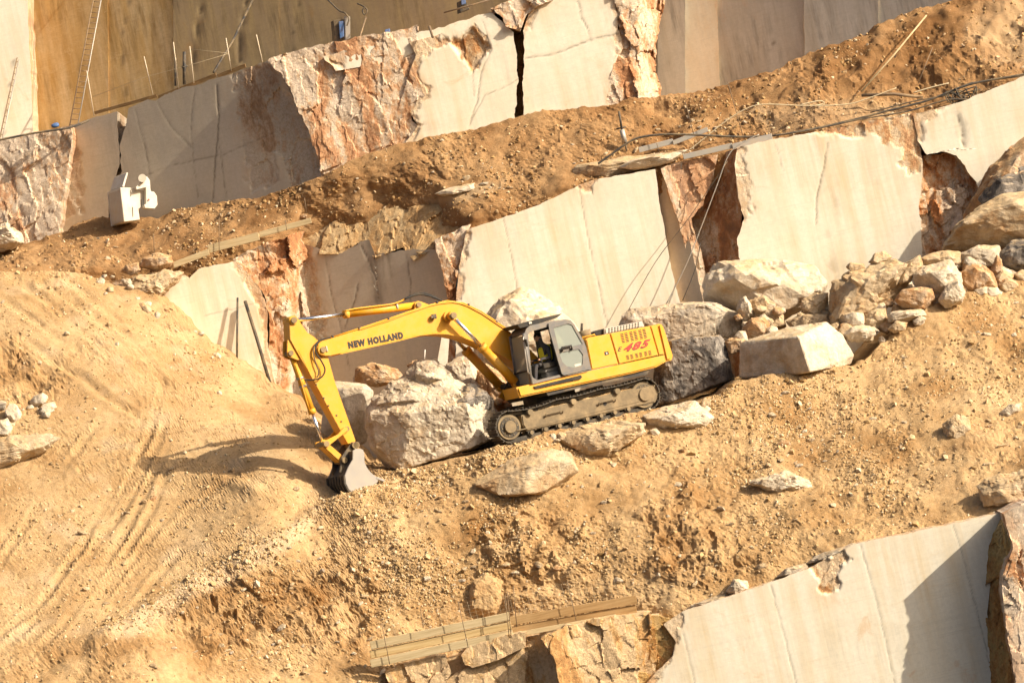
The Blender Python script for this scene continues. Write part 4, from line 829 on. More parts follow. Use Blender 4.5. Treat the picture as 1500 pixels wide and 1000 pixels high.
# arm cylinder lug on the boom's back
for s in (1, -1): plate('lug', [(607, 456), (608, 443.5), (612, 440.5), (617, 441.5), (632, 447.5), (640, 447)], s * .16 - .04, s * .16 + .04, M['yellow'], boom, yref=.2, bev=.01)
pinp(613, 446.5, .2, -.26, .26, .075, boom)
def text_obj(name, body, size, mat, parent, origin, xdir, zdir, shear=0.0, off=0.0, spacing=1.0, sx=1.0, ext=.002):
    cu = bpy.data.curves.new(name, 'FONT'); cu.body = body; cu.size = size; cu.shear = shear; cu.offset = off; cu.extrude = ext; cu.space_character = spacing; cu.resolution_u = 3
    t = bpy.data.objects.new(name, cu); COL.objects.link(t); bpy.context.view_layer.update()
    me = bpy.data.meshes.new_from_object(t.evaluated_get(bpy.context.evaluated_depsgraph_get())); bpy.data.objects.remove(t)
    me.materials.clear(); me.materials.append(mat); x = Vector(xdir); z = Vector(zdir); n = x.normalized().cross(z.normalized())
    o = link(bpy.data.objects.new(name, me), parent); wd = max(v.co.x for v in me.vertices) - min(v.co.x for v in me.vertices); mn = min(v.co.x for v in me.vertices); hh = max(v.co.y for v in me.vertices)
    k = x.length / wd; kz = z.length / hh
    for v in me.vertices: c = v.co.copy(); v.co = Vector(origin) + x.normalized() * ((c.x - mn) * k) + z.normalized() * (c.y * kz) + n * c.z
    return o
# reading direction runs towards the machine's rear on this side
a0, a1, a2 = L3(510.6, 509.8, BY), L3(591.3, 494.6, BY), L3(508.6, 500.6, BY)
text_obj('lettering', 'NEW HOLLAND', 1, M['ink'], boom, a0 + Vector((0, .004, 0)), a1 - a0, a2 - a0, off=.085, spacing=1.24)
# ---- cylinders
def cylinder(name, a, b, split, rb, rr, parent, eye=.1, mb=None):
    """barrel from a to the split, chrome rod on to b"""
    a, b = Vector(a), Vector(b); m = a.lerp(b, split); d = (b - a).normalized()
    o = lcyl(name, a, m, rb, mb or M['yellow'], parent, n=20); lcyl('gland', m - d * .10, m + d * .05, rb * 1.15, mb or M['yellow'], o, n=20)
    lcyl('rod', m, b, rr, M['chrome'], o, n=14); lcyl('rod_eye', b + Vector((0, -.09, 0)), b + Vector((0, .09, 0)), eye, mb or M['yellow'], o, n=16); lcyl('base_eye', a + Vector((0, -.10, 0)), a + Vector((0, .10, 0)), eye * 1.1, mb or M['yellow'], o, n=16)
    return o
ac = cylinder('arm_cylinder', L3(612, 447.2, 0), L3(430.5, 469.5, 0), .59, .108, .055, ex)
tube('oil_pipe', [L3(505, 455.5, .1), L3(525, 451.5, .12), L3(570, 446, .12), L3(585, 442, .12), L3(593, 438, .12)], .025, M['yellow'], ac, 8, 4)
for y in (.05, .16): tube('hose', [L3(593, 438, y), L3(605, 431 + 14 * y, y), L3(618, 428 + 20 * y, y), L3(634, 433 + 14 * y, y), L3(646, 440, y), L3(652, 443, y)], .028, M['black'], ac, 8, 5)
a = L3(580, 449.5, .0); d = (L3(430.5, 469.5, 0) - L3(612, 447.2, 0)).normalized(); lcyl('clamp', a - d * .03, a + d * .03, .125, M['alu'], ac, n=18)
bc1 = cylinder('boom_cylinder', L3(757, 562, .56), L3(662.5, 462.5, .56), .54, .135, .06, ex, .13); bc2 = cylinder('boom_cylinder', L3(757, 562, .56) + Vector((0, -1.12, 0)), L3(662.5, 462.5, .56) + Vector((0, -1.12, 0)), .54, .135, .06, ex, .13)
x, z = Lp(757, 562, .56); lcyl('cylinder_pin', (x, -.7, z), (x, .7, z), .08, M['dark'], ex)
for y in (.25, .05): tube('hose', [L3(770, 552, y), L3(748, 556, y), L3(738, 575, y), L3(744, 585, y), L3(755, 583, y)], .03, M['black'], ex, 8, 5)
tube('oil_pipe', [L3(712, 512, -.2), L3(735, 537, -.2), L3(752, 556, -.2)], .022, M['black'], ex, 6); tube('oil_pipe', [L3(715, 510, .15), L3(740, 535, .15), L3(760, 556, .15)], .022, M['alu'], ex, 6)
# pipes along the boom's back
tube('oil_pipe', [L3(484, 494.5, .22), L3(526, 481.2, .22), L3(569, 467, .22), L3(600, 456, .22), L3(632, 446, .22), L3(655, 440.5, .22), L3(680, 444, .22), L3(705, 456, .22), L3(740, 480, .22)], .022, M['yellow'], boom, 8)
for q in ((487, 494), (526, 482), (569, 468), (640, 443.5), (686, 447), (727, 472)): a = L3(q[0], q[1] - .8, .22); lbox('clip', tuple(a), (.05, .10, .07), M['dark'], boom, .006)
tube('hose', [L3(484, 494.5, .24), L3(470, 498, .30), L3(463, 506, .36), L3(463, 517, .38), L3(471, 529, .38), L3(476, 542, .38), L3(470, 553, .36), L3(458, 556, .30), L3(446, 556.5, .22)], .022, M['black'], ex, 8, 5)
tube('hose', [L3(482, 495, .18), L3(466, 500, .30), L3(459, 512, .34), L3(462, 530, .34), L3(467, 545, .34), L3(464, 553, .32)], .018, M['dark'], ex, 8, 5)
a = L3(634, 464, .34); lp = lbox('boom_lamp', (a.x, .42, a.z), (.14, .12, .14), M['dark'], ex, .02); lcyl('lens', (a.x + .07, .42, a.z), (a.x + .085, .42, a.z), .05, M['alu'], lp)

# ---- stick
SY = 0.24
stick = plate('stick', [(423.5, 466), (426, 464), (429, 463.3), (433, 464), (436, 466.5), (450.4, 487), (460, 493), (470, 503), (481, 524), (491, 560), (496, 574), (508, 608), (521, 645), (519, 648), (509.5, 650), (496, 626), (466, 570), (457, 554), (441, 526), (425, 497.5)], -SY, SY, M['yellow'], ex, bev=.012)
for s in (1, -1): plate('cylinder_lug', [(422, 498), (426, 497), (441, 527), (436, 527), (424, 522), (421.5, 515)], s * .15 - .04, s * .15 + .04, M['yellow'], stick, yref=.24, bev=.01)
pinp(429.5, 469, SY, -.33, .33, .09, stick); pinp(429.5, 469, SY, -.28, .28, .13, stick, M['yellow'], 'boss'); pinp(426.6, 517, SY, -.25, .25, .075, stick); pinp(507, 628, SY, -.33, .33, .07, stick); pinp(519, 652, SY, -.42, .42, .095, stick)
lbox('patch_plate', tuple(L3(457, 527, SY) + Vector((0, .004, 0))), (.5, .012, .85), M['yellow'], stick, .004, Matrix.Rotation(math.radians(14), 3, 'Y'))
for q in ((463, 563), (474, 583), (481, 594), (493, 608), (500, 617)): a = L3(*q, SY); lbox('stud', (a.x, SY + .01, a.z), (.045, .03, .045), M['dark'], stick, .006)
bcyl = cylinder('bucket_cylinder', L3(426.6, 517, 0), L3(473, 648, 0), .66, .10, .045, ex, .085)
for t in (.37, .28): a = L3(426.6, 517, 0).lerp(L3(473, 648, 0), t); d = (L3(473, 648, 0) - L3(426.6, 517, 0)).normalized(); lcyl('clamp', a - d * .03, a + d * .03, .115, M['alu'], bcyl, n=18)
tube('oil_pipe', [L3(433, 535, .13), L3(440, 556, .13), L3(450, 590, .13), L3(453, 600, .10)], .02, M['yellow'], bcyl, 6)
pinp(477.5, 650, .3, -.36, .36, .085, ex, M['pin'], 'link_pin')
for s in (1, -1): plate('idler_link', [(473.5, 646), (480, 643.5), (495, 636), (504, 625.5), (508.5, 624.5), (510.5, 629), (507, 632.5), (496, 641), (485, 650), (481, 654), (475, 653)], s * .30 - .035, s * .30 + .035, M['yellow'], ex, yref=.335, bev=.01)
plate('bucket_link', [(473, 648), (480, 648), (503.5, 668), (507.5, 675), (503, 679), (497, 676), (474, 655)], -.2, .2, M['yellow'], ex, yref=.2, bev=.03)

# ---- bucket
KY = 0.66
bk = plate('bucket', [(517, 660), (521, 657), (528, 656.6), (532, 658.5), (533.8, 663), (534.2, 676), (537, 683), (540.5, 688.5), (546, 694), (555, 700), (553, 706), (540, 716), (526, 723), (517, 722), (511, 717), (506.5, 708), (505.2, 696), (510, 684), (516.5, 673)], KY - .05, KY, M['steel'], ex, bev=.012)
far = [Lp(q[0], q[1], KY) for q in [(517, 660), (521, 657), (528, 656.6), (532, 658.5), (533.8, 663), (534.2, 676), (537, 683), (540.5, 688.5), (546, 694), (555, 700), (553, 706), (540, 716), (526, 723), (517, 722), (511, 717), (506.5, 708), (505.2, 696), (510, 684), (516.5, 673)]]
plate('side_plate', far, -KY, -KY + .05, M['steel'], bk, pxs=False)
prof = [(517, 660), (516.5, 673), (510, 684), (505.2, 696), (506.5, 708), (511, 717), (517, 722), (526, 723), (540, 716), (553, 706)]
def shell(name, pl, y0, y1, th, mat, parent):
    q = [Vector((*Lp(a, b, KY),)) for a, b in pl]; q = [Vector((v.x, v.y)) for v in q]; o = []
    for i in range(len(q)):
        d = (q[min(i + 1, len(q) - 1)] - q[max(i - 1, 0)]).normalized(); o.append(q[i] + Vector((d.y, -d.x)) * th)
    return plate(name, [(v.x, v.y) for v in q] + [(v.x, v.y) for v in o[::-1]], y0, y1, mat, parent, pxs=False)
shell('shell', prof, -KY + .05, KY - .05, .045, M['dark'], bk)
for k in range(7): y = lerp(-KY + .02, KY - .06, k / 6); shell('wear_strip', prof[3:8], y - .05, y + .05, -.05 if False else -.035, M['track'], bk)
for k in range(5): a = L3(553, 704, KY); y = lerp(-.62, .62, k / 4); lbox('tooth', (a.x - .10, y, a.z + .02), (.28, .10, .08), M['steel'], bk, .02, Matrix.Rotation(math.radians(-32), 3, 'Y'))
for s in (1, -1):
    plate('ear', [(513, 651), (516, 647), (521.5, 647), (524.5, 651), (523, 657), (517, 663), (511, 670), (508.5, 679), (503, 690), (500, 694), (497.5, 691), (499, 681), (500, 670), (507, 659)], s * .30 - .035, s * .30 + .035, M['dark'], bk, yref=.335, bev=.01)
pinp(519, 652, .33, .33, .42, .10, bk, M['pin']); pinp(504, 674, .33, -.4, .42, .085, bk, M['pin'])
# ---- side decals
# "485" with its dark edge, leaning and rising to the rear
o0, o1, o2 = L3(912.6, 515.6, YS), L3(951.6, 507.0, YS), L3(914.0, 504.6, YS)
text_obj('lettering', '485', 1, M['ink'], ex, o0 + Vector((0, .004, 0)), o1 - o0, (o2 - o0), shear=.32, off=.05, spacing=1.22)
o0, o1, o2 = L3(913.4, 514.9, YS), L3(950.8, 506.6, YS), L3(914.8, 505.2, YS)
text_obj('lettering', '485', 1, M['red'], ex, o0 + Vector((0, .009, 0)), o1 - o0, (o2 - o0), shear=.32, off=.012, spacing=1.26)
o0, o1, o2 = L3(904.8, 514.6, YS), L3(910.6, 513.6, YS), L3(905.2, 508.4, YS)
text_obj('lettering', 'E', 1, M['ink'], ex, o0 + Vector((0, .004, 0)), o1 - o0, (o2 - o0), shear=.2, off=.02)

# ---- operator
def skinned(name, nodes, edges, mat, parent, sub=1):
    me = bpy.data.meshes.new(name); me.from_pydata([n[0] for n in nodes], edges, []); o = link(bpy.data.objects.new(name, me), parent)
    sk = o.modifiers.new('skin', 'SKIN'); sv = me.skin_vertices[0].data if me.skin_vertices else None
    if sv is None:
        bpy.context.view_layer.objects.active = o; me.skin_vertices.new() if hasattr(me.skin_vertices, 'new') else None; sv = me.skin_vertices[0].data
    for i, n in enumerate(nodes): sv[i].radius = (n[1], n[2] if len(n) > 2 else n[1]); sv[i].use_root = (i == 0)
    ss = o.modifiers.new('sub', 'SUBSURF'); ss.levels = sub; ss.render_levels = sub; me.materials.append(mat)
    return o
py_ = 1.0
hd = Lp(787.5, 495, py_); pel = (sx - .02, sz + .14); ch = Lp(798, 512.5, py_)
man = None
pv = lambda x, y, z: (x, y, z)
hx, hz = hd
nodes = [(pv(pel[0], py_, pel[1]), .15, .17), (pv((pel[0] + ch[0]) / 2, py_, (pel[1] + ch[1]) / 2 - .02), .14, .17), (pv(ch[0], py_, ch[1] + .04), .13, .18), (pv(lerp(ch[0], hx, .55), py_, lerp(ch[1], hz, .62)), .06), (pv(hx - .01, py_, hz - .05), .085, .075), (pv(hx, py_, hz + .07), .10, .085)]
edges = [(0, 1), (1, 2), (2, 3), (3, 4), (4, 5)]
for s in (1, -1):
    b = len(nodes); kx, kz = pel[0] + .46, pel[1] + .06
    nodes += [(pv(ch[0] - .01, py_ + s * .21, ch[1] + .06), .075), (pv(ch[0] + .02, py_ + s * .27, ch[1] - .24), .055), (pv(sx + .22, py_ + s * .27, sz + .34), .042), (pv(sx + .30, py_ + s * .28, sz + .33), .038)]
    edges += [(2, b), (b, b + 1), (b + 1, b + 2), (b + 2, b + 3)]
    for f in range(4): nodes.append((pv(sx + .37 - .01 * f, py_ + s * (.26 + .018 * f), sz + .33 - .012 * f), .010)); edges.append((b + 3, len(nodes) - 1))
    nodes.append((pv(sx + .32, py_ + s * .24, sz + .36), .011)); edges.append((b + 3, len(nodes) - 1))
    l = len(nodes); nodes += [(pv(pel[0] + .06, py_ + s * .11, pel[1] - .01), .105), (pv(kx, py_ + s * .16, kz), .075), (pv(kx + .10, py_ + s * .16, kz - .40), .055), (pv(kx + .26, py_ + s * .17, kz - .44), .045)]
    edges += [(0, l), (l, l + 1), (l + 1, l + 2), (l + 2, l + 3)]
man = skinned('person', nodes, edges, M['cloth'], None)
man.location = EO.tolist(); man.rotation_euler = (0, 0, math.pi + YAW)
tag(man, 'person in a yellow vest and dark clothes seated at the excavator controls, leaning forward', 'person')
hd_o = bmesh.new(); bmesh.ops.create_icosphere(hd_o, subdivisions=3, radius=1)
for v in hd_o.verts:
    c = v.co; k = Vector((c.x * .105, c.y * .082, c.z * .125))
    if c.x > .75 and abs(c.y) < .25 and -.25 < c.z < .15: k.x += .022          # nose
    if c.x > .6 and -.55 < c.z < -.35: k.x += .006                              # lips
    if c.x > .6 and .12 < c.z < .28 and abs(abs(c.y) - .4) < .18: k.x -= .010   # eye sockets
    if abs(c.y) > .93 and abs(c.x) < .25 and abs(c.z) < .25: k.y *= 1.22        # ears
    v.co = Vector((hx + .01, py_, hz + .02)) + Matrix.Rotation(math.radians(18), 3, 'Y') @ k
face = bm_obj('head', hd_o, M['skin'], man, True)
hb = bmesh.new(); bmesh.ops.create_icosphere(hb, subdivisions=3, radius=1)
for v in hb.verts:
    c = v.co.copy(); c.z = max(c.z, -.15 if c.x < .1 else .38); v.co = Vector((hx + .002, py_, hz + .03)) + Matrix.Rotation(math.radians(18), 3, 'Y') @ Vector((c.x * .113, c.y * .091, c.z * .128))
bm_obj('hair', hb, M['hair'], man, True)
vn = [(pv(pel[0] + .01, py_, pel[1] + .08), .20, .225), (pv((pel[0] + ch[0]) / 2, py_, (pel[1] + ch[1]) / 2), .19, .225), (pv(ch[0], py_, ch[1] + .06), .18, .255), (pv(ch[0] + .03, py_, ch[1] + .15), .11, .19)]
skinned('vest', vn, [(0, 1), (1, 2), (2, 3)], M['vest'], man)
for s in (1, -1): lbox('hand', (sx + .335, py_ + s * .275, sz + .335), (.10, .075, .05), M['skin'], man, .015)
# ================================================================== boulders
def ico(sub):
    bm = bmesh.new(); bmesh.ops.create_icosphere(bm, subdivisions=sub, radius=1.0); bm.verts.ensure_lookup_table()
    v = np.array([x.co[:] for x in bm.verts]); f = np.array([[x.index for x in q.verts] for q in bm.faces]); bm.free(); return v, f
ICO = {k: ico(k) for k in (1, 2, 3, 4, 5)}
def hull_planes(pts):
    bm = bmesh.new()
    for p in pts: bm.verts.new(p)
    r = bmesh.ops.convex_hull(bm, input=bm.verts[:]); bmesh.ops.recalc_face_normals(bm, faces=bm.faces[:])
    c = np.mean(pts, 0); N = []; H = []
    for f in bm.faces:
        n = np.array(f.normal[:]); h = float(np.dot(np.array(f.calc_center_median()[:]) - c, n))
        if f.calc_area() > 1e-5 and abs(h) > 1e-4:
            if h < 0: n, h = -n, -h
            N.append(n); H.append(h)
    bm.free(); return c, np.array(N), np.array(H)
def rock_verts(pts, sub, nz, seed, p=26, fine=1.0, chips=3):
    """intersection of half-spaces sampled over a sphere: flat split faces, crisp arrises, chipped corners"""
    c, N, H = hull_planes(pts); d, f = ICO[sub]; ext = (np.ptp(pts, axis=0) + .05) / 2; dd = d * ext; dd = dd / np.linalg.norm(dd, axis=1)[:, None]
    r_ = np.random.default_rng(int(seed * 100) + 5); rel = pts - c
    for j in range(chips):
        n = r_.normal(size=3)
        if j < chips: n[1] = -abs(n[1]) - .55                                 # split faces towards the open side
        n /= np.linalg.norm(n); h = float((rel @ n).max()) * r_.uniform(.72, .93); N = np.vstack([N, n]); H = np.append(H, h)
    sz = float(np.mean(ext))
    k = np.maximum(dd @ N.T, 0) / H; m = k.max(1); r = 1.0 / (m * (np.sum((k / m[:, None]) ** p, 1)) ** (1.0 / p))
    v = dd * r[:, None]; q = v / sz + seed * 3.7
    disp = nz * sz * (0.25 * fbm(q * 1.4, 3, seed=seed) + 0.85 * facets(q * 1.5, seed) + 0.40 * facets(q * 4.0, seed + 1) + 0.22 * fine * ridged(q * 6, 3, seed) - .1)
    nn = v / np.linalg.norm(v, axis=1)[:, None]
    return c, v + nn * disp[:, None], f
NB = [0]
def boulder(label, outline, mat, Y=None, depth=None, front=(), name='boulder', cat='boulder', group=None, nz=.085, sub=5, p=110, flat=.72, back=.8, sh=(0, 0), parent=None):
    """rock whose outline is traced in the photo; it gets its own distance, depth and facets"""
    NB[0] += 1; o_ = np.array(outline, float); cpx = o_.mean(0); wpx = np.ptp(o_[:, 0]); hpx = np.ptp(o_[:, 1])
    if depth is None: depth = 0.75 * math.sqrt(wpx * hpx) / 50
    if Y is None:
        q, n = dirtA.at(cpx[0], min(cpx[1] + .25 * hpx, 1100)); Y = float(q[1]) + 0.10 * depth
    pts = list(P(o_[:, 0], o_[:, 1], Y))
    if len(front): pts += [P(a, b, Y - d) for a, b, d in front]
    else:
        r_ = np.random.default_rng(NB[0] + 40); n_ = len(o_); ks = (r_.integers(n_) + np.round(np.arange(4) * n_ / 4).astype(int)) % n_
        i = cpx + (o_[ks] - cpx) * r_.uniform(.45, .92, (4, 1)) + np.array(sh); pts += list(P(i[:, 0], i[:, 1], Y - depth / 2 * r_.uniform(.7, 1.1, 4)))
    i = cpx + (o_[::2] - cpx) * back; pts += list(P(i[:, 0], i[:, 1], Y + depth / 2))
    pts = np.array(pts); c, v, f = rock_verts(pts, sub, nz, NB[0] * 1.31, p)
    o = mesh_np(name, v, tris=f, mat=M[mat], parent=parent, smooth=False); o.location = c.tolist()
    return tag(o, label, cat, group)
def hull_block(label, outline, mat, Y, front, back=1.0, depth=1.3, nz=.02, cuts=14, parent=None, name='boulder'):
    """sawn or cleanly split block: true flat faces and straight arrises, lightly pitted"""
    NB[0] += 1; o_ = np.array(outline, float); cpx = o_.mean(0)
    pts = list(P(o_[:, 0], o_[:, 1], Y)) + [P(a, b, Y - d) for a, b, d in front]; i = cpx + (o_ - cpx) * .9; pts += list(P(i[:, 0], i[:, 1], Y + depth * back))
    pts = np.array(pts); c = pts.mean(0); bm = bmesh.new()
    for q in pts: bm.verts.new(q - c)
    r = bmesh.ops.convex_hull(bm, input=bm.verts[:]); bmesh.ops.delete(bm, geom=[v for v in bm.verts if not v.link_faces], context='VERTS')
    bmesh.ops.dissolve_limit(bm, angle_limit=math.radians(7), verts=bm.verts[:], edges=bm.edges[:]); bmesh.ops.bevel(bm, geom=bm.edges[:], offset=.025, segments=1, affect='EDGES'); bmesh.ops.triangulate(bm, faces=bm.faces[:])
    for _ in range(5):
        e = [x for x in bm.edges if x.calc_length() > .085]
        if not e: break
        bmesh.ops.subdivide_edges(bm, edges=e, cuts=1); bmesh.ops.triangulate(bm, faces=bm.faces[:])
    bm.normal_update(); v = np.array([x.co[:] for x in bm.verts]); n = np.array([x.normal[:] for x in bm.verts])
    d = nz * (fbm(v * 2.2, 4, seed=NB[0]) + 1.1 * facets(v * 2.2, NB[0]) + .5 * facets(v * 6, NB[0] + 1)); v = v + n * d[:, None]
    for x, q in zip(bm.verts, v): x.co = q
    o = bm_obj(name, bm, M[mat], parent); o.location = c.tolist(); return tag(o, label, 'boulder')
# -- large ones round the machine
big = hull_block('huge cream boulder with a jagged sooty grey top under the excavator boom', [(536, 602), (545, 584), (590, 555), (612, 534), (636, 534), (664, 556), (724, 586), (726, 640), (692, 657), (587, 691), (560, 680), (544, 658), (533, 625)], 'b_cream', -0.9,
        [(541, 606, .6), (600, 605, 1.15), (684, 591, 1.25), (695, 654, 1.1), (590, 688, .9), (552, 655, .65)], nz=.032)
for ol, m, y, fr, z in [([(540, 604), (545, 582), (575, 556), (592, 546), (620, 556), (640, 575), (620, 600), (580, 606)], 'b_mixed', -1.25, [(560, 598, .5), (610, 592, .75), (600, 566, .3)], .10),
                     ([(585, 560), (600, 538), (612, 526), (636, 526), (664, 549), (676, 572), (640, 590), (600, 580)], 'b_mixed', -1.0, [(606, 556, .5), (640, 560, .7), (618, 535, .3)], .10),
                     ([(600, 600), (625, 580), (660, 566), (690, 562), (724, 580), (724, 604), (684, 594), (640, 602)], 'b_dark', -1.35, [(640, 596, .65), (684, 586, .75), (670, 572, .3)], .10)]:
    NB[0] += 0; pt = boulder('x', ol, m, y, 1.6, fr, name='upper_layer', nz=z, p=160); pt.parent = big; pt.location = pt.location - big.location
    for kk in ('label', 'category'): del pt[kk]
boulder('rusty bottomed pale boulder just behind the tip of the excavator stick', [(517, 560), (524, 538), (549, 531), (584, 540), (600, 560), (546, 567)], 'b_rust', 2.6)
boulder('smooth flat sided cream block behind the excavator stick', [(480, 560), (492, 557), (536, 562), (548, 572), (540, 650), (512, 660), (470, 632), (473, 600)], 'b_cream', 1.4, 1.2, nz=.025, p=160)
boulder('tan rock peeking over the sooty boulder near the stone post', [(600, 545), (596, 534), (606, 527), (622, 528), (628, 550), (615, 565)], 'b_rust', 1.0)
boulder('pale block with square edges under the boom cylinders', [(652, 533), (670, 524), (690, 518), (706, 540), (700, 560), (690, 585), (655, 570)], 'b_cream', 1.9, 1.1, nz=.04, p=160)
boulder('reddish grey rock wedged below the boom cylinders', [(695, 540), (712, 532), (735, 545), (752, 575), (748, 605), (705, 600), (690, 570)], 'b_rust', 1.8, 1.2)
boulder('light rock lump touching the front of the tracks', [(668, 558), (690, 553), (703, 565), (698, 585), (670, 580)], 'b_mixed', 0.2, .8)
boulder('pale rock behind the front end of the tracks', [(700, 590), (722, 578), (745, 585), (752, 615), (735, 650), (705, 640)], 'b_cream', 2.6, .9)
boulder('big cream boulder behind the boom, its top against the sawn face', [(690, 480), (712, 458), (728, 438), (752, 433), (765, 420), (790, 430), (815, 445), (842, 470), (860, 500), (840, 560), (700, 560)], 'b_cream', 4.6, 2.6, sub=5, nz=.06)
hull_block('dark grey block right behind the counterweight', [(960, 500), (985, 497), (1055, 490), (1062, 500), (1076, 556), (1030, 574), (985, 592), (955, 600)], 'b_dark', 1.9, [(985, 499, .55), (1045, 492, .6), (1062, 558, .6), (985, 588, .5), (960, 590, .4)], nz=.03)
hull_block('long brown block with one smooth sawn end above the dark grey block', [(905, 480), (912, 462), (924, 452), (985, 449), (1010, 442), (1048, 443), (1082, 458), (1098, 486), (1080, 512), (985, 515), (905, 520)], 'b_mixed', 3.6, [(930, 470, .5), (1036, 446, .75), (1026, 492, .8), (940, 505, .5), (1078, 460, .45)], nz=.026)
hull_block('sawn cream block with shaded left face and rough pink right end', [(1083, 506), (1087, 500), (1150, 480), (1211, 471), (1234, 490), (1251, 520), (1246, 534), (1187, 546), (1112, 558), (1083, 553)], 'b_cream', 0.5, [(1170, 493, 1.6), (1187, 545, 1.6), (1090, 506, -.35), (1088, 551, -.3), (1112, 557, -.05)], nz=.012)
boulder('broad cream boulder leaning on the sawn face above the block pile', [(1030, 440), (1037, 386), (1060, 382), (1112, 378), (1190, 388), (1212, 415), (1205, 440), (1150, 470), (1081, 470)], 'b_cream', 4.6, 2.2, sub=5, nz=.07)
boulder('pointed pale rock between the broad boulder and sawn block', [(1078, 455), (1082, 440), (1092, 434), (1100, 446), (1104, 462), (1090, 470)], 'b_cream', 2.9, .6)
boulder('tan rock slab sloping right under the broad boulder', [(1090, 440), (1120, 432), (1145, 455), (1153, 478), (1130, 490), (1095, 488), (1085, 465)], 'b_tan', 3.3, 1.0)
boulder('orange tan rock beside the sawn end of the brown block', [(1086, 480), (1100, 465), (1120, 464), (1130, 478), (1122, 492), (1090, 496)], 'b_rust', 2.2, .7)
boulder('small rock under the corner of the smooth sawn end', [(1060, 500), (1078, 492), (1092, 498), (1090, 512), (1070, 520)], 'b_rust', 1.9, .6)
boulder('flat topped grey tan rock left of the big brown outcrop', [(1172, 440), (1190, 430), (1214, 428), (1214, 455), (1195, 464), (1175, 458)], 'b_tan', 2.9, .8)
boulder('low shaded rock behind the top edge of the sawn block', [(1150, 470), (1175, 460), (1215, 458), (1220, 480), (1160, 486)], 'b_tan', 2.6, .8)
boulder('massive earthy brown rock at the left end of rubble pile', [(1212, 455), (1216, 410), (1250, 396), (1300, 382), (1340, 382), (1330, 420), (1296, 456), (1262, 482), (1238, 490), (1218, 478)], 'b_tan', 2.2, 2.0, sub=5, nz=.1)
# -- rubble pile at the right
pile = [('small angular stone on top of earthy brown rock', [(1272, 384), (1282, 370), (1296, 367), (1307, 376), (1300, 386), (1278, 390)], 'b_tan', 2.3), ('flat stone on the left shoulder of earthy brown rock', [(1238, 392), (1244, 384), (1266, 386), (1268, 393), (1248, 398)], 'b_tan', 2.2),
        ('upright tan slab leaning at the top of the pile', [(1309, 412), (1325, 385), (1348, 372), (1353, 388), (1334, 414), (1318, 418)], 'b_tan', 1.9), ('grey pink block with pale top in the pile', [(1337, 400), (1360, 388), (1392, 379), (1404, 392), (1414, 425), (1370, 430), (1338, 422)], 'b_cream', 1.7),
        ('orange tan boulder low in the pile', [(1309, 440), (1320, 424), (1345, 419), (1366, 422), (1370, 438), (1355, 454), (1322, 452)], 'b_rust', 1.4), ('pale block standing on the dirt edge of the pile', [(1374, 440), (1385, 418), (1405, 408), (1415, 430), (1408, 446), (1384, 453)], 'b_cream', 1.3),
        ('pinkish block at the right of the pile', [(1403, 400), (1425, 387), (1440, 388), (1462, 405), (1464, 428), (1415, 432)], 'b_rust', 2.2), ('long flat pale slab low in the pile', [(1298, 464), (1306, 456), (1352, 452), (1358, 462), (1330, 470), (1300, 473)], 'b_cream', 1.0),
        ('grey wedge rock in front of earthy brown rock', [(1260, 470), (1275, 455), (1298, 450), (1300, 466), (1290, 482), (1265, 484)], 'b_tan', 1.3), ('pale angular rock at the lower left foot of pile', [(1234, 490), (1248, 478), (1275, 476), (1286, 488), (1270, 500), (1244, 502)], 'b_cream', .7),
        ('cream stone at the far right of the pile', [(1462, 418), (1475, 406), (1490, 412), (1497, 428), (1470, 432)], 'b_tan', 2.4), ('round tan stone cut by the right edge of the pile', [(1484, 402), (1498, 394), (1525, 400), (1520, 416), (1492, 416)], 'b_tan', 2.8),
        ('narrow upright stone near right end of pile', [(1450, 395), (1460, 372), (1468, 380), (1468, 400), (1456, 404)], 'b_rust', 2.7), ('tan block behind the pile under the rust rock', [(1347, 378), (1375, 366), (1408, 368), (1412, 388), (1380, 394), (1350, 390)], 'b_tan', 3.2),
        ('cream block behind the pile beside dark grey rock', [(1405, 372), (1430, 360), (1465, 358), (1472, 385), (1440, 392), (1410, 392)], 'b_cream', 3.3), ('dark speckled grey rock at right edge above pile', [(1462, 372), (1480, 352), (1530, 345), (1540, 395), (1490, 400), (1465, 390)], 'b_dark', 3.2),
        ('small tan stone at the toe of the pile', [(1300, 482), (1312, 470), (1330, 472), (1326, 484), (1308, 488)], 'b_tan', .7), ('small rounded stone between pale slab and dirt', [(1336, 470), (1348, 462), (1358, 466), (1352, 476), (1340, 478)], 'b_cream', .9)]
for lab, ol, m, y in pile: boulder(lab, ol, m, y, name='boulder', group='rubble pile at the right', sub=4, nz=.07)
boulder('large grey brown boulder resting above the pile at right', [(1378, 368), (1400, 330), (1430, 306), (1465, 286), (1500, 280), (1560, 275), (1560, 360), (1470, 362), (1420, 362)], 'b_tan', 4.3, 2.4, sub=5, nz=.06)
boulder('black and rust boulder at the right edge under the top cream face', [(1400, 330), (1425, 285), (1450, 245), (1480, 218), (1505, 196), (1580, 180), (1580, 320), (1500, 320), (1440, 320)], 'b_rust', 5.4, 1.8, sub=5, nz=.07)
boulder('sooty black rock below the rust boulder at right edge', [(1432, 292), (1455, 262), (1500, 240), (1570, 230), (1570, 300), (1500, 296), (1450, 306)], 'b_dark', 4.9, 1.3, sub=4)
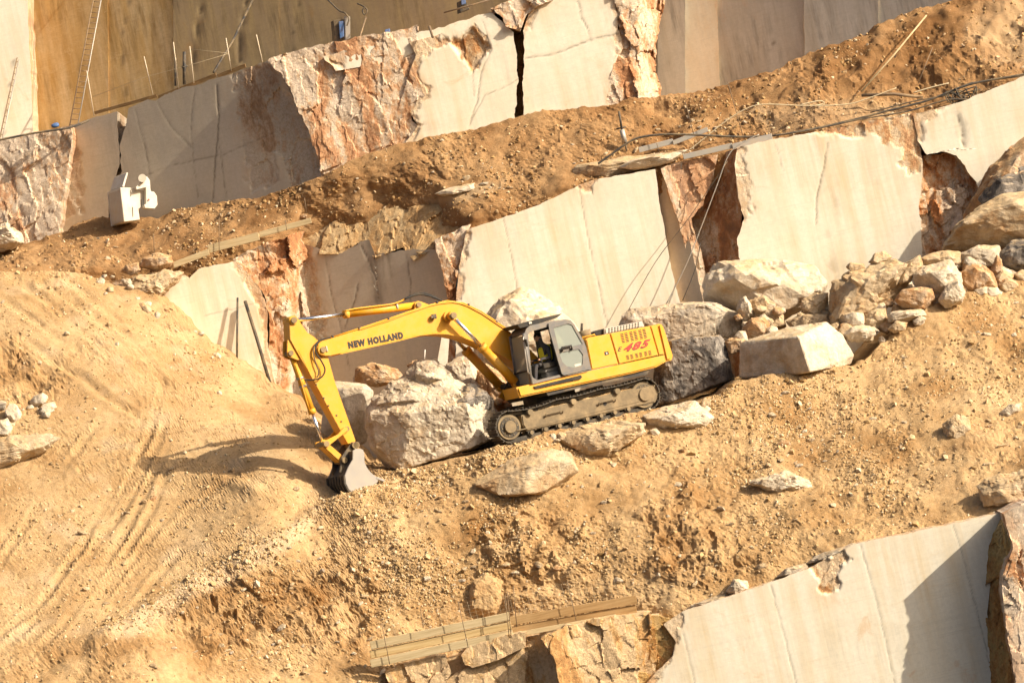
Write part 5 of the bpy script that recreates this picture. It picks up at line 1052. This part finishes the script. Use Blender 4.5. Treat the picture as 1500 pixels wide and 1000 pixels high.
def rubble(n, poly, Yf, lab, grp, lo, hi, seed):
    r_ = random.Random(seed); q = np.array(poly, float); got = 0
    while got < n:
        x, y = r_.uniform(q[:, 0].min(), q[:, 0].max()), r_.uniform(q[:, 1].min(), q[:, 1].max())
        if not in_poly(np.array(x), np.array(y), poly): continue
        s = lo + (hi - lo) * r_.random() ** 1.8; k = r_.randint(5, 7); a0 = r_.uniform(0, 6.28); asp = r_.uniform(.55, .9)
        ol = [(x + s * math.cos(a0 + 6.283 * (j + r_.uniform(-.3, .3)) / k) * r_.uniform(.75, 1.1), y + asp * s * math.sin(a0 + 6.283 * (j + r_.uniform(-.3, .3)) / k)) for j in range(k)]
        mm = r_.choice(['b_tan', 'b_cream', 'b_rust', 'b_cream', 'b_tan', 'b_mixed']); wd = {'b_tan': 'tan', 'b_cream': 'pale cream', 'b_rust': 'rust coloured', 'b_mixed': 'greyish'}[mm]
        boulder(lab.replace('small', ('small ' if s < (lo + hi) * .45 else 'larger ') + wd, 1), ol, mm, Yf(x, y) + r_.uniform(-.15, .15), s * 1.5 / 50, group=grp, sub=3, nz=.06, p=90); got += 1
rubble(84, [(1225, 500), (1215, 460), (1262, 440), (1300, 420), (1340, 400), (1400, 384), (1510, 372), (1510, 418), (1430, 440), (1330, 490), (1280, 505)], lambda x, y: 1.0 + (490 - (x - 1250) * .28 - y) * .022 + (x - 1250) * .006, 'small broken rock wedged in the rubble pile at right', 'rubble pile at the right', 6, 21, 5)
rubble(20, [(1085, 500), (1080, 455), (1110, 440), (1160, 455), (1215, 450), (1212, 475), (1150, 485), (1100, 500)], lambda x, y: 2.5 + (470 - y) * .02, 'small broken rock behind the sawn cream block', 'rocks behind the sawn block', 6, 15, 6)
rubble(22, [(600, 540), (660, 545), (700, 560), (748, 590), (740, 640), (716, 650), (700, 590), (640, 560)], lambda x, y: 1.2 + (600 - y) * .012, 'small broken rock between the big boulder and tracks', 'rocks behind the big boulder', 7, 17, 7)
rubble(26, [(760, 655), (850, 628), (960, 606), (1080, 566), (1090, 590), (960, 640), (860, 665), (740, 690)], lambda x, y: float(dirtA.at(np.array(x), np.array(y))[0][1]) - .03, 'small broken rock strewn along the edge beside the tracks', 'rocks beside the tracks', 5, 12, 8)
rubble(30, [(110, 404), (170, 402), (240, 436), (300, 490), (340, 520), (300, 530), (240, 480), (160, 440)], lambda x, y: float(dirtA.at(np.array(x), np.array(y))[0][1]) + .05, 'small broken rock along the upper rim of the haul road', 'rocks on the road rim', 4, 11, 9)
rubble(16, [(-10, 590), (40, 575), (90, 590), (80, 630), (10, 650)], lambda x, y: float(dirtA.at(np.array(x), np.array(y))[0][1]) + .03, 'small broken rock among the white stones at left edge', 'stones at the left edge', 4, 10, 10)
# -- in the slope in front
boulder('long tan boulder with striped cream end lying below the tracks', [(694, 709), (700, 698), (750, 669), (811, 656), (834, 662), (850, 690), (820, 712), (793, 726), (739, 729), (712, 722)], 'b_tan', None, 1.5, [(700, 706, .2), (782, 690, .75), (790, 722, .7), (735, 724, .55), (840, 684, .35), (760, 676, .3)], sub=5, nz=.05, p=150)
boulder('earth covered tan rock right under the tracks', [(815, 640), (850, 622), (900, 616), (946, 618), (948, 632), (915, 655), (880, 678), (840, 672)], 'b_tan', None, 1.3, sub=5, nz=.08)
boulder('yellowish angular rock below the rear end of tracks', [(940, 608), (975, 592), (1018, 586), (1050, 612), (1038, 630), (995, 628), (955, 632)], 'b_cream', None, 1.1, nz=.06)
boulder('white crumbly rock half buried in the right slope', [(1096, 706), (1110, 700), (1150, 690), (1185, 702), (1190, 715), (1160, 724), (1125, 722)], 'b_cream', None, .6, nz=.12)
boulder('brown boulder at the right edge above the lowest face', [(1430, 712), (1445, 700), (1480, 690), (1540, 684), (1545, 735), (1500, 740), (1440, 742)], 'b_tan', None, 1.0, nz=.08)
boulder('tan rock poking out of slope near the right edge', [(1380, 620), (1400, 606), (1420, 612), (1424, 630), (1405, 648), (1384, 642)], 'b_tan', None, .6)
boulder('pale chip on the slope at far right', [(1462, 606), (1478, 592), (1496, 590), (1496, 602), (1475, 614)], 'b_cream', None, .4)
boulder('tan mound of hard soil behind the wooden barrier', [(680, 890), (692, 850), (712, 838), (735, 850), (745, 880), (730, 905), (690, 908)], 'mound', None, .9, nz=.08)
# -- left edge
for lab, ol, m in [('white angular stone under the left dirt mound', [(42, 592), (48, 580), (62, 574), (72, 580), (66, 592), (50, 598)], 'b_cream'), ('cream stone right of the white angular stone at left', [(56, 606), (62, 592), (80, 587), (84, 596), (72, 610)], 'b_cream'),
                   ('tall cream stone near the left edge', [(6, 606), (12, 590), (24, 592), (33, 606), (28, 620), (14, 620)], 'b_cream'), ('round cream stone at the left edge', [(-12, 640), (-6, 616), (12, 612), (20, 626), (14, 642)], 'b_cream'), ('grey white stone cut by the left edge', [(-20, 606), (-6, 586), (10, 588), (8, 604)], 'b_mixed')]:
    boulder(lab, ol, m, None, .45, sub=3, group='stones at the left edge')
boulder('brown layered rock shelf at the left edge', [(-60, 690), (-30, 650), (20, 638), (70, 634), (92, 640), (60, 664), (20, 680), (-20, 700)], 'b_tan', None, .8, nz=.08, sub=5)
boulder('pink block lying at the end of the short plank fence', [(204, 392), (208, 378), (232, 369), (252, 374), (255, 388), (228, 398)], 'b_rust', 8.5, .8, nz=.05)
boulder('dusty rock left of the pink block by the plank fence', [(176, 398), (184, 388), (203, 384), (208, 396), (192, 404)], 'b_rust', 8.5, .6)
boulder('pale rounded rock at the left edge below the split face', [(-30, 372), (-20, 338), (10, 326), (32, 342), (36, 356), (14, 368)], 'b_cream', 12.0, 1.4)
boulder('dirt capped ledge rock over the cream face at left', [(180, 430), (200, 402), (240, 396), (270, 398), (262, 412), (240, 430), (215, 445)], 'b_tan', 8.2, 1.0, nz=.12)
# -- crust and ledge stones
for k, (lab, ol, m, y) in enumerate([('weathered ledge slab left of the drill', [(836, 256), (840, 242), (900, 236), (962, 226), (975, 222), (965, 246), (940, 252), (880, 262)], 'b_tan', 8.0), ('thin cream ledge slab beneath the black hose', [(900, 246), (930, 232), (985, 222), (1010, 218), (985, 238), (940, 250)], 'b_cream', 7.4),
        ('flat pale slab lying in the brown bank', [(636, 284), (660, 274), (700, 266), (715, 270), (690, 280), (655, 288)], 'b_cream', float(dirtB.at(np.array(675.), np.array(279.))[0][1]) + .22), ('grey crust stone on the lowest face by orange notch', [(1180, 826), (1196, 812), (1236, 800), (1240, 806), (1210, 822)], 'b_mixed', -7.45),
        ('mossy crust slab along the lip of lowest face', [(985, 905), (1010, 886), (1060, 868), (1078, 872), (1066, 886), (1010, 900)], 'b_mixed', -7.45), ('grey crust lump left of the orange notch', [(1136, 846), (1150, 832), (1180, 824), (1186, 832), (1160, 844)], 'b_mixed', -7.45),
        ('pale crust stone on the lip of lowest face', [(1062, 866), (1075, 848), (1095, 850), (1098, 862), (1080, 874)], 'b_cream', -7.45)]):
    boulder(lab, ol, m, y, .9, nz=.08, sub=4, cat='rock')
# standing stone post and scrap behind the big boulder
bm = bmesh.new(); q = [V(640, 534, 3.2), V(655, 536, 3.2), V(658, 496, 3.2), V(647, 493, 3.2)]; add_b = [bm.verts.new(x) for x in q] + [bm.verts.new(x + Vector((0, .25, 0))) for x in q]
for f in ((0, 1, 2, 3), (7, 6, 5, 4), (0, 4, 5, 1), (1, 5, 6, 2), (2, 6, 7, 3), (3, 7, 4, 0)): bm.faces.new([add_b[i] for i in f])
tag(bm_obj('stone_post', bm, M['cream']), 'pale upright stone post standing behind the sooty boulder', 'post')
tag(tube('thin_rod', [V(621.5, 531, 2.2), V(622.5, 512, 2.2)], .02, M['white']), 'short white rod standing beside the stone post', 'rod')

# ================================================================== loose stones
def stone_mesh(k, sub):
    r = np.random.default_rng(100 + k); pts = r.normal(size=(14, 3)) * np.array([1, .8, .6]); pts /= np.linalg.norm(pts / np.array([1, .8, .6]), axis=1)[:, None]
    c, v, f = rock_verts(pts, sub, .08, k * 1.7, 60, .6, 4); return v, f
SM = [mesh_np('stone', *(lambda a: (a[0],))(stone_mesh(k, 2)), tris=stone_mesh(k, 2)[1], mat=M[['b_cream', 'b_tan', 'b_tan', 'b_cream', 'b_rust', 'b_tan', 'b_tan', 'b_cream'][k % 8]], smooth=False, make=False) for k in range(12)]
zones = [('small loose stone lying on the dirt slope right of the tracks', 'stones on the right slope', [(1000, 600), (1250, 550), (1500, 430), (1500, 700), (1230, 790), (1000, 880), (900, 850), (950, 680)], 95, dirtA),
         ('small loose stone on the slope below the excavator tracks', 'stones below the tracks', [(560, 715), (700, 670), (900, 660), (930, 850), (760, 880), (600, 880), (560, 780)], 70, dirtA),
         ('small loose stone in the eroded bank beside the haul road', 'stones in the eroded bank', [(200, 930), (430, 790), (540, 760), (560, 930), (540, 990), (200, 990)], 45, dirtA),
         ('small loose stone on the haul road near the bucket', 'stones on the haul road', [(250, 680), (400, 640), (470, 690), (420, 750), (250, 800), (150, 900), (60, 800)], 34, dirtA),
         ('small loose stone on the brown bank of middle ledge', 'stones on the brown bank', [(20, 375), (300, 310), (600, 225), (900, 165), (1180, 110), (1330, 150), (1000, 215), (700, 290), (400, 330), (100, 395)], 52, dirtB)]
for lab, grp, poly, n, sh in zones:
    q = np.array(poly, float); got = 0
    while got < n:
        x = rnd.uniform(q[:, 0].min(), q[:, 0].max()); y = rnd.uniform(q[:, 1].min(), q[:, 1].max())
        if not in_poly(np.array(x), np.array(y), poly): continue
        pos, nn = sh.at(np.array(x), np.array(y)); s = 0.065 + 0.14 * rnd.random() ** 3.2
        kk = rnd.randrange(12); o = link(bpy.data.objects.new('stone', SM[kk])); o.location = (pos + nn * s * .02).tolist()
        o.rotation_euler = (rnd.uniform(-.5, .5), rnd.uniform(-.5, .5), rnd.uniform(0, 6.28)); o.scale = (s * rnd.uniform(.9, 1.5), s, s * rnd.uniform(.6, 1)); tag(o, lab.replace('small', ('small ' if s < .1 else 'larger ') + ['pale cream', 'tan', 'tan', 'pale cream', 'rust coloured', 'tan', 'tan', 'pale cream'][kk % 8], 1), 'stone', grp); got += 1
def scatter(name, sheet, x0, x1, n, dens, smin, smax, pw, mat, sub, kind='stuff', y1=1060):
    """gravel too small to count, joined into one mesh"""
    sv, sf = ICO[1] if sub else (None, None)
    if not sub:
        bm = bmesh.new(); bmesh.ops.create_icosphere(bm, subdivisions=1, radius=1.0); bmesh.ops.dissolve_degenerate(bm, dist=0); bm.verts.ensure_lookup_table(); bm.free()
        t = (1 + 5 ** .5) / 2; sv = np.array([(-1, t, 0), (1, t, 0), (-1, -t, 0), (1, -t, 0), (0, -1, t), (0, 1, t), (0, -1, -t), (0, 1, -t), (t, 0, -1), (t, 0, 1), (-t, 0, -1), (-t, 0, 1)]) / 1.9
        sf = np.array([(0, 11, 5), (0, 5, 1), (0, 1, 7), (0, 7, 10), (0, 10, 11), (1, 5, 9), (5, 11, 4), (11, 10, 2), (10, 7, 6), (7, 1, 8), (3, 9, 4), (3, 4, 2), (3, 2, 6), (3, 6, 8), (3, 8, 9), (4, 9, 5), (2, 4, 11), (6, 2, 10), (8, 6, 7), (9, 8, 1)])
    px = RNG.uniform(x0, x1, n * 4); T = np.interp(px, sheet.xs, sheet.T); B = np.minimum(np.interp(px, sheet.xs, sheet.B), y1); py = T + (B - T) * RNG.random(n * 4)
    k = RNG.random(n * 4) < dens(px, py); px, py = px[k][:n], py[k][:n]; m = len(px)
    pos, nn = sheet.at(px, py); s = smin + (smax - smin) * RNG.random(m) ** pw
    jit = 1 + .35 * RNG.normal(size=(m, len(sv), 1)).clip(-1.2, 1.2); A = RNG.normal(size=(m, 3, 3)); Q, _ = np.linalg.qr(A)
    sc_ = RNG.uniform(.6, 1.3, (m, 1, 3)); v = np.einsum('mij,mvj->mvi', Q, sv[None] * jit * sc_) * s[:, None, None] + (pos + nn * (s * .25)[:, None])[:, None]
    f = sf[None] + (np.arange(m) * len(sv))[:, None, None]
    o = mesh_np(name, v.reshape(-1, 3), tris=f.reshape(-1, 3), mat=mat, smooth=False, attrs={'tone': np.repeat(RNG.random(m), len(sv))}); return tag(o, kind=kind)
def gravel_mat(name, cols):
    t = NT(name); c = t.ramp(t.attr('tone'), [(i / (len(cols) - 1), c) for i, c in enumerate(cols)]); return t.done(c, .95, t.bump(t.noise(20, 4), .4, .02), .1)
M['gravel'] = gravel_mat('tan_gravel', [(.33, .21, .09), (.41, .275, .13), (.47, .325, .165), (.50, .36, .195), (.60, .49, .34)])
M['gravel2'] = gravel_mat('brown_gravel', [(.27, .155, .06), (.35, .215, .09), (.40, .26, .12), (.46, .31, .16), (.58, .46, .31)])
def densA(px, py):
    q = np.stack([px * .012, py * .012, 0 * px], -1); rd = mask(px, py, road_poly, 40, 20, .02); n = fbm(q, 4, seed=31)
    tr = np.exp(-(seg_dist(px, py, [(560, 720), (720, 690), (850, 640), (960, 620), (1100, 580), (1260, 545), (1330, 490)]) / 38) ** 2)
    sh_ = np.exp(-(seg_dist(px, py, [(150, 930), (300, 850), (430, 775), (560, 712)]) / 14) ** 2)
    return np.clip((.10 + 1.5 * n) * (1 - .55 * rd) + .8 * tr * (.5 + n) + .7 * sh_, .06, 1)
def densB(px, py): return np.clip(.15 + 1.5 * fbm(np.stack([px * .012, py * .012, 0 * px], -1), 4, seed=33), .10, 1)
tag(scatter('gravel', dirtA, -200, 1700, 46000, densA, .010, .042, 2.4, M['gravel'], 0), 'fine tan gravel scattered over the dirt slope')
tag(scatter('gravel', dirtA, -200, 1700, 1700, densA, .035, .09, 3.0, M['gravel'], 0), 'coarser broken stone scattered over the dirt slope')
tag(scatter('gravel', dirtB, -200, 1700, 8500, densB, .010, .06, 3.2, M['gravel2'], 0, y1=2000), 'fine brown gravel on the bank of the middle ledge')

# ================================================================== small site equipment
def board(name, a, b, hpx, Y0, Y1, th, mat, parent):
    """plank on edge: top edge from pixel a to b, real thickness"""
    A, B = V(*a, Y0), V(*b, Y1); A2, B2 = V(a[0] + .225 * hpx, a[1] + .974 * hpx, Y0), V(b[0] + .225 * hpx, b[1] + .974 * hpx, Y1); n = Vector((0, th, 0)); bm = bmesh.new()
    v = [bm.verts.new(x) for x in (A, B, B2, A2, A + n, B + n, B2 + n, A2 + n)]
    for f in ((0, 3, 2, 1), (4, 5, 6, 7), (0, 1, 5, 4), (1, 2, 6, 5), (2, 3, 7, 6), (3, 0, 4, 7)): bm.faces.new([v[i] for i in f])
    bmesh.ops.recalc_face_normals(bm, faces=bm.faces[:]); bmesh.ops.bevel(bm, geom=bm.edges[:], offset=.008, segments=1, affect='EDGES')
    o = bm_obj(name, bm, mat, parent); o.rotation_euler = (0, 0, 0); return o
def stake(parent, a, b, Y, r=.011, mat='rod'): return tube('stake', [V(*a, Y), V(*b, Y)], r, M[mat], parent, 6)
# lower wooden barrier: two bays
br = empty('plank_barrier', P(745, 930, -8.3).tolist())
tag(br, 'low wooden plank barrier held by steel rods above the orange rock', 'barrier')
br.location = (0, 0, 0)
for k in range(3): board('plank', (541 + .2 * k, 939 + 13.4 * k), (745 + 2.6 * k, 896 + 12.8 * k), 12.0, -8.35 + (.0, .05, -.03)[k], -8.05 + (.0, .05, -.03)[k], .05, M[('wood', 'wood3', 'wood')[k]], br)
for k in range(2): board('plank', (746 + 1.5 * k, 903 + 14.5 * k), (931, 871.5 + 13.6 * k), 12.8, -7.95 + .05 * k, -7.75 + .05 * k, .05, M['wood2'], br)
board('plank', (748, 927), (902, 899), 7, -8.05, -7.8, .05, M['wood'], br)
for a, b in (((559, 912), (571, 973)), ((616, 890), (620, 919)), ((671, 880), (686, 948)), ((740, 870), (746, 934)), ((752, 858), (757, 918)), ((831, 850), (844, 908)), ((743, 866), (749, 934))): stake(br, a, b, -8.45 if a[0] < 750 else -8.06)
bm = bmesh.new()   # sagging wire net strung behind the planks
for k in range(44): x = lerp(556, 925, k / 43); yt = np.interp(x, [556, 671, 752, 831, 925], [915, 884, 866, 853, 846]); add_tube(bm, [V(x, yt, -7.55), V(x + 9, np.interp(x, [541, 745, 932], [945, 902, 874]) + 2, -7.6)], .002, 3)
for r in range(7): add_tube(bm, [V(x + r * 1.3, np.interp(x, [556, 671, 752, 831, 925], [915, 884, 866, 853, 846]) + r * 5.4, -7.55) for x in np.linspace(556, 925, 14)], .002, 3)
bm_obj('wire_net', bm, M['rope'], br)
# short plank fence at the left of the middle ledge
f2 = empty('plank_fence'); tag(f2, 'pale toe boards on edge above the rust stained rock, left of the boom', 'fence')
board('plank', (253, 384), (305, 364.5), 9, 8.62, 8.62, .05, M['wood'], f2); board('plank', (304, 359), (378, 340), 12, 8.68, 8.66, .05, M['wood'], f2); board('plank', (379, 340), (455, 319), 8, 8.72, 8.72, .05, M['wood'], f2)
for a, b in (((321, 318), (321, 370)), ((418, 322), (420, 338)), ((225, 342), (226, 372)), ((446, 290), (449, 312))): stake(f2, a, b, 8.58)
# grey toe boards under the black hose
f3 = empty('toe_board_fence'); tag(f3, 'grey toe boards along the middle ledge under the black hose', 'fence')
for a, b, h, y in (((1072, 211), (1130, 195.5), 8.5, 6.9), ((1000, 226), (1072, 209.5), 8, 6.95), ((985, 206), (1036, 186), 7, 7.9), ((935, 216), (985, 203), 8, 7.95)): board('plank', a, b, h, y, y, .04, M['alu'], f3)
for a, b in (((1004, 150), (1016, 196)), ((1066, 120), (1088, 198)), ((962, 210), (970, 238))): stake(f3, a, b, 7.3, .012)
# guard rods and toe boards on the top ledge
g1 = empty('guard_rail'); tag(g1, 'row of thin steel rods with toe boards along the shaded top ledge', 'railing')
for a, b in (((211, 83), (224, 139)), ((254, 62), (262, 130)), ((278, 68), (284, 122)), ((331, 56), (339, 104)), ((375.5, 51), (384.5, 91)), ((127, 104), (138, 170))): stake(g1, a, b, float(YU2(a[0], 0)) + .25, .016, 'palerod')
for a, b, h in (((138, 163), (229, 138), 5), ((231, 140), (316, 107), 6), ((318, 109), (359, 93), 6)): board('plank', a, b, h, float(YU2(a[0], 0)) + .35, float(YU2(b[0], 0)) + .35, .05, M['wood2'], g1)
for pl in ([(136, 142), (213, 113), (280, 95), (334, 79)], [(279, 72), (333, 78)]): tube('rope', [V(x, y, float(YU2(x, 0)) + .2) for x, y in pl], .008, M['rope'], g1, 4)
def ladder(label, a0, a1, b0, b1, Y0, Y1, n):
    l = empty('ladder'); tag(l, label, 'ladder')
    A0, A1, B0, B1 = V(*a0, Y0), V(*a1, Y1), V(*b0, Y0), V(*b1, Y1); tube('rail', [A0, A1], .024, M['rod'], l, 6); tube('rail', [B0, B1], .024, M['alu'], l, 6)
    for k in range(n): t = (k + .5) / n; tube('rung', [A0.lerp(A1, t), B0.lerp(B1, t)], .014, M['rod'], l, 5)
ladder('long metal ladder leaning on the ochre back wall', (100, 195), (150, -70), (112, 195), (161, -70), 18.5, 21.4, 34)
ladder('thin ladder against the bright panel at the left edge', (-2, 210), (25, 85), (2, 212), (28, 88), 17.5, 20.2, 14)
tag(tube('pipe', [V(313, 106, 15.5), V(340, 62, 17.2), V(374, -8, 18.9)], .045, M['dark']), 'grey pipe leaning on the shaded back wall above the guard rods', 'pipe')
po = empty('post'); tag(po, 'dark short post between two rods on the top ledge', 'post'); tube('upright', [V(270, 124, 14.2), V(270, 76, 14.2)], .06, M['dark'], po); tube('bracket', [V(266, 99, 14.2), V(275, 97, 14.2)], .04, M['dark'], po)
tag(tube('post', [V(257, 126, 13.9), V(257, 84, 13.9)], .04, M['dark']), 'thin dark stake left of the short post on the top ledge', 'post')
# steel bars leaning on the cream face at left
tag(tube('steel_bar', [V(347, 545, 8.2), V(348, 436, 8.55)], .035, M['dark']), 'upright dark bar leaning on the cream face left of the bucket arm', 'bar')
tag(tube('steel_bar', [V(397, 566, 7.6), V(376, 495, 8.2), V(359, 441, 8.55)], .055, M['dark']), 'thick slanting dark bar against the cream face by the stick', 'bar')
# white block-cutting machine: shaded side, lit end
wm = empty('stone_cutting_machine'); tag(wm, 'white stone cutting machine with pulley wheel beside the shaded wall', 'machine')
def pbox(name, front, dx, dy, mat, parent, Y, turn=0.0):
    """box with its front outline traced, side receding left and away"""
    yy = [Y + turn * (x - 176) / 50 for x, y in front]; bm = bmesh.new(); A = [bm.verts.new(V(x, y, k)) for (x, y), k in zip(front, yy)]; B = [bm.verts.new(V(x, y, k) + Vector((dx, dy, 0))) for (x, y), k in zip(front, yy)]
    bm.faces.new(A); bm.faces.new(B[::-1])
    for k in range(len(A)): j = (k + 1) % len(A); bm.faces.new((A[k], B[k], B[j], A[j]))
    bmesh.ops.recalc_face_normals(bm, faces=bm.faces[:]); bmesh.ops.bevel(bm, geom=bm.edges[:], offset=.015, segments=1, affect='EDGES'); return bm_obj(name, bm, mat, parent)
YW = 11.6
pbox('body', [(176, 274.5), (196, 275), (198, 277.5), (214, 280), (216, 300), (203, 306), (205, 322), (182, 325)], -.55, 1.1, M['white'], wm, YW, .8)
pbox('lid', [(179, 273), (185.5, 252.5), (188, 253), (182, 275)], -.5, .9, M['white'], wm, YW, .8)
pbox('arm', [(212.5, 305), (211, 300), (214, 299), (213.5, 270), (220, 271), (221, 280), (226, 281), (230, 287), (231, 300), (226.5, 306)], -.12, .25, M['white'], wm, YW - .25, .8)
lcyl('pulley_wheel', V(208.5, 261, YW + .1), V(208.5, 261, YW + .3), .13, M['white'], wm, n=24); pbox('pulley_bracket', [(206, 266), (211, 258), (216, 259), (219.5, 264), (220.5, 273), (200, 278), (199, 274.5)], -.05, .15, M['white'], wm, YW - .24, .8)
a = V(218, 292.5, YW + .40); lcyl('knob', a, a + Vector((0, -.04, 0)), .025, M['red'], wm)
pbox('side_panel', [(176.4, 277), (176.8, 280), (181.6, 322), (181.2, 324)], -.5, 1.0, M['alu'], wm, YW - .012)  # grey plate added; its colour paints the shade of the stained left side
for q in ((190.5, 278, 191.5, 288), (193.5, 303, 194.6, 318), (206, 292, 206.8, 302)): pbox('slot', [(q[0], q[1]), (q[0] + 1, q[1]), (q[2] + .6, q[3]), (q[2] - .4, q[3])], 0, .02, M['dark'], wm, YW - .012, .8)
# electric cabinet and bits on the top ledge against the shaded wall
cb = empty('control_cabinet'); tag(cb, 'open control cabinet with blue case on the top ledge', 'cabinet')
pbox('case', [(488, 30), (505, 27), (506, 58), (491, 64)], -.1, .35, M['dark'], cb, 14.6); pbox('door', [(505, 24), (513, 24), (513.5, 56), (506, 60)], -.03, .05, M['alu'], cb, 14.5); pbox('meter', [(496, 32), (503, 31), (504, 54), (498, 57)], 0, .1, M['blue'], cb, 14.5)
tube('cable', [V(480, 0, 15.4), V(497, 16, 15), V(505, 19, 14.6), V(511, 28, 14.4), V(508, 38, 14.4)], .025, M['cable'], cb, 6, 4)
tube('cable', [V(524, 6, 15.8), V(533, 10, 15), V(538, 16, 14.8), V(534, 22, 14.8), V(531, 16, 14.8), V(535, 10, 14.8)], .025, M['cable'], cb, 6, 5)
tag(tube('prop_stick', [V(527, 55, 12.6), V(536, 26, 14.4)], .03, M['rod']), 'brown stick leaning on the wall right of the cabinet', 'stick')
bx2 = empty('pump_unit'); tag(bx2, 'dark pump unit with blue top on the ledge at the top edge', 'pump'); pbox('casing', [(673, 2), (682, 0), (688, 14), (674, 19)], -.1, .35, M['dark'], bx2, 13.4); pbox('motor', [(675, -3), (682, -4), (682, 6), (676, 8)], 0, .2, M['blue'], bx2, 13.35)
tag(tube('metal_bar', [V(650, 19, 13.0), V(690, 8, 13.0), V(724, -2, 13.0)], .025, M['rod']), 'long thin bar lying by the pump on the top ledge', 'bar')
tag(pbox('tool_box', [(563.5, 44), (571, 42), (571.5, 49), (564, 50)], 0, .2, M['blue'], None, 12.0), 'small blue box on the top ledge', 'box')
tag(tube('steel_peg', [V(629, 39, 10.3), V(634, 55, 10.05)], .04, M['rod']), 'short rusty peg sticking out of the bright ledge', 'peg')
bc = bmesh.new(); bmesh.ops.create_icosphere(bc, subdivisions=2, radius=.12); [setattr(v, 'co', V(81, 184, 13.0) + Vector((v.co.x * 1.3, v.co.y, v.co.z * .6)) + Vector((.02 * math.sin(40 * v.co.x), 0, .02 * math.cos(37 * v.co.y)))) for v in bc.verts]
tag(bm_obj('blue_cloth', bc, M['blue'], None, True), 'crumpled blue cloth on the ledge at upper left', 'cloth')
tag(tube('hose', [V(-40, 214, 12.9), V(0, 205, 12.9), (V(50, 195, 12.9)), V(102, 187, 13.0), V(130, 176, 13.4)], .035, M['cable'], None, 6, 4), 'black hose along the ledge edge at upper left', 'hose')
# rock drill
dr = empty('rock_drill'); tag(dr, 'hand rock drill standing in the brown bank', 'drill'); tube('steel', [V(906.5, 163, 8.5), V(911, 190, 8.5)], .035, M['dark'], dr); tube('body', [V(911, 190, 8.5), V(915.5, 209, 8.5)], .08, M['alu'], dr, 10); tube('leg', [V(915.5, 209, 8.5), V(918, 221, 8.45)], .03, M['dark'], dr); tube('handle', [V(903, 189, 8.5), V(917, 186, 8.5)], .025, M['dark'], dr)
# hoses, cables and ropes along the middle ledge
for nm, pl, Y, r, m, lab, cat in [
    ('hose', [(876, 240), (890, 230), (917, 211), (935, 202), (965, 197.5), (1000, 197), (1045, 199), (1090, 200.5), (1140, 198), (1204, 186), (1260, 173), (1306, 161), (1360, 147), (1420, 124), (1500, 109), (1600, 90)], 7.0, .034, 'cable', 'thick black hose running along the middle ledge', 'hose'),
    ('cable', [(1132, 199), (1190, 190), (1260, 175), (1330, 163), (1390, 146), (1440, 146), (1470, 128), (1520, 112)], 6.7, .022, 'cable', 'thin dark cable draped along the ledge lip at right', 'cable'),
    ('cable', [(1275, 165), (1340, 148), (1385, 140), (1415, 124), (1450, 118), (1560, 104)], 7.2, .02, 'cable', 'upper dark cable curving past the pale pole', 'cable'),
    ('rope', [(970, 239), (1000, 226), (1030, 204), (1060, 180), (1092, 160), (1120, 153), (1180, 155), (1240, 153), (1275, 143), (1313, 129)], 7.3, .017, 'rope', 'pale rope crossing the black hose', 'rope'),
    ('rope', [(1172, 154), (1200, 148), (1207, 152), (1190, 156)], 7.8, .02, 'rope', 'loose rope end on the dirt right of the toe boards', 'rope'),
    ('steel_cable', [(1112, 197), (1090, 208), (1068, 226), (1050, 272), (1030, 325), (1005, 388), (975, 447)], 6.45, .016, 'alu', 'bright steel cable hanging down beside the brown cleft', 'cable'),
    ('steel_cable', [(1066, 236), (1010, 318), (960, 384), (912, 470)], 6.5, .012, 'cable', 'thin taut wire crossing the sawn cream face', 'wire'),
    ('steel_cable', [(1026, 356), (1018, 395), (1000, 440)], 6.6, .014, 'cable', 'thin dark wire right of the bright steel cable', 'wire'),
    ('rope', [(1338, 136), (1365, 128), (1390, 122)], 7.4, .02, 'rope', 'short pale cord beside the cable tangle', 'cord')]:
    tag(tube(nm, [V(x, y, Y) for x, y in pl], r, M[m], None, 6, 5), lab, cat)
bm = bmesh.new()
for k in range(9):
    c = [(1384 + rnd.uniform(0, 54), 126 + rnd.uniform(0, 24)) for _ in range(6)]; add_tube(bm, [V(x, y - (x - 1384) * .15 + 6, 7.0 + rnd.uniform(-.15, .15)) for x, y in sorted(c)], .02, 5, 4)
tag(bm_obj('cable_tangle', bm, M['cable'], None, True), 'tangle of black cables at the right of the middle ledge', 'cables')
tag(tube('wooden_pole', [V(1262, 134, 8.0), V(1310, 80, 8.7), V(1357, 23, 9.6)], .028, M['wood']), 'long pale wooden pole leaning on the right dirt heap', 'pole')
tag(tube('steel_bar', [V(1262, 140, 7.6), V(1310, 138, 7.6), V(1352, 143, 7.6)], .05, M['rod']), 'rusty bar lying at the foot of the pale pole', 'bar')
tag(tube('thin_rod', [V(1345, 122, 8.3), V(1366, 70, 8.9)], .014, M['rod']), 'thin rod standing in the right dirt heap', 'rod')
# caked soil on the track frame
bm = bmesh.new(); bmesh.ops.create_grid(bm, x_segments=60, y_segments=10, size=1)
for v in bm.verts:
    x, y = v.co.x, v.co.y; q = Lp(lerp(775, 945, (x + 1) / 2), lerp(604, 566, (x + 1) / 2), 1.6); n = float(fbm(np.array([x * 5, y * 1.2, 3.1]), 4)); v.co = Vector((q[0], 1.42 + y * .24, q[1] + (.10 + .22 * n) * (1 - y * y) - .06 * abs(y)))
so = bm_obj('caked_soil', bm, M['dirt'], None, True); so.location = EO.tolist(); so.rotation_euler = (0, 0, math.pi + YAW); tag(so, 'dry soil caked on top of the near track frame', 'soil')
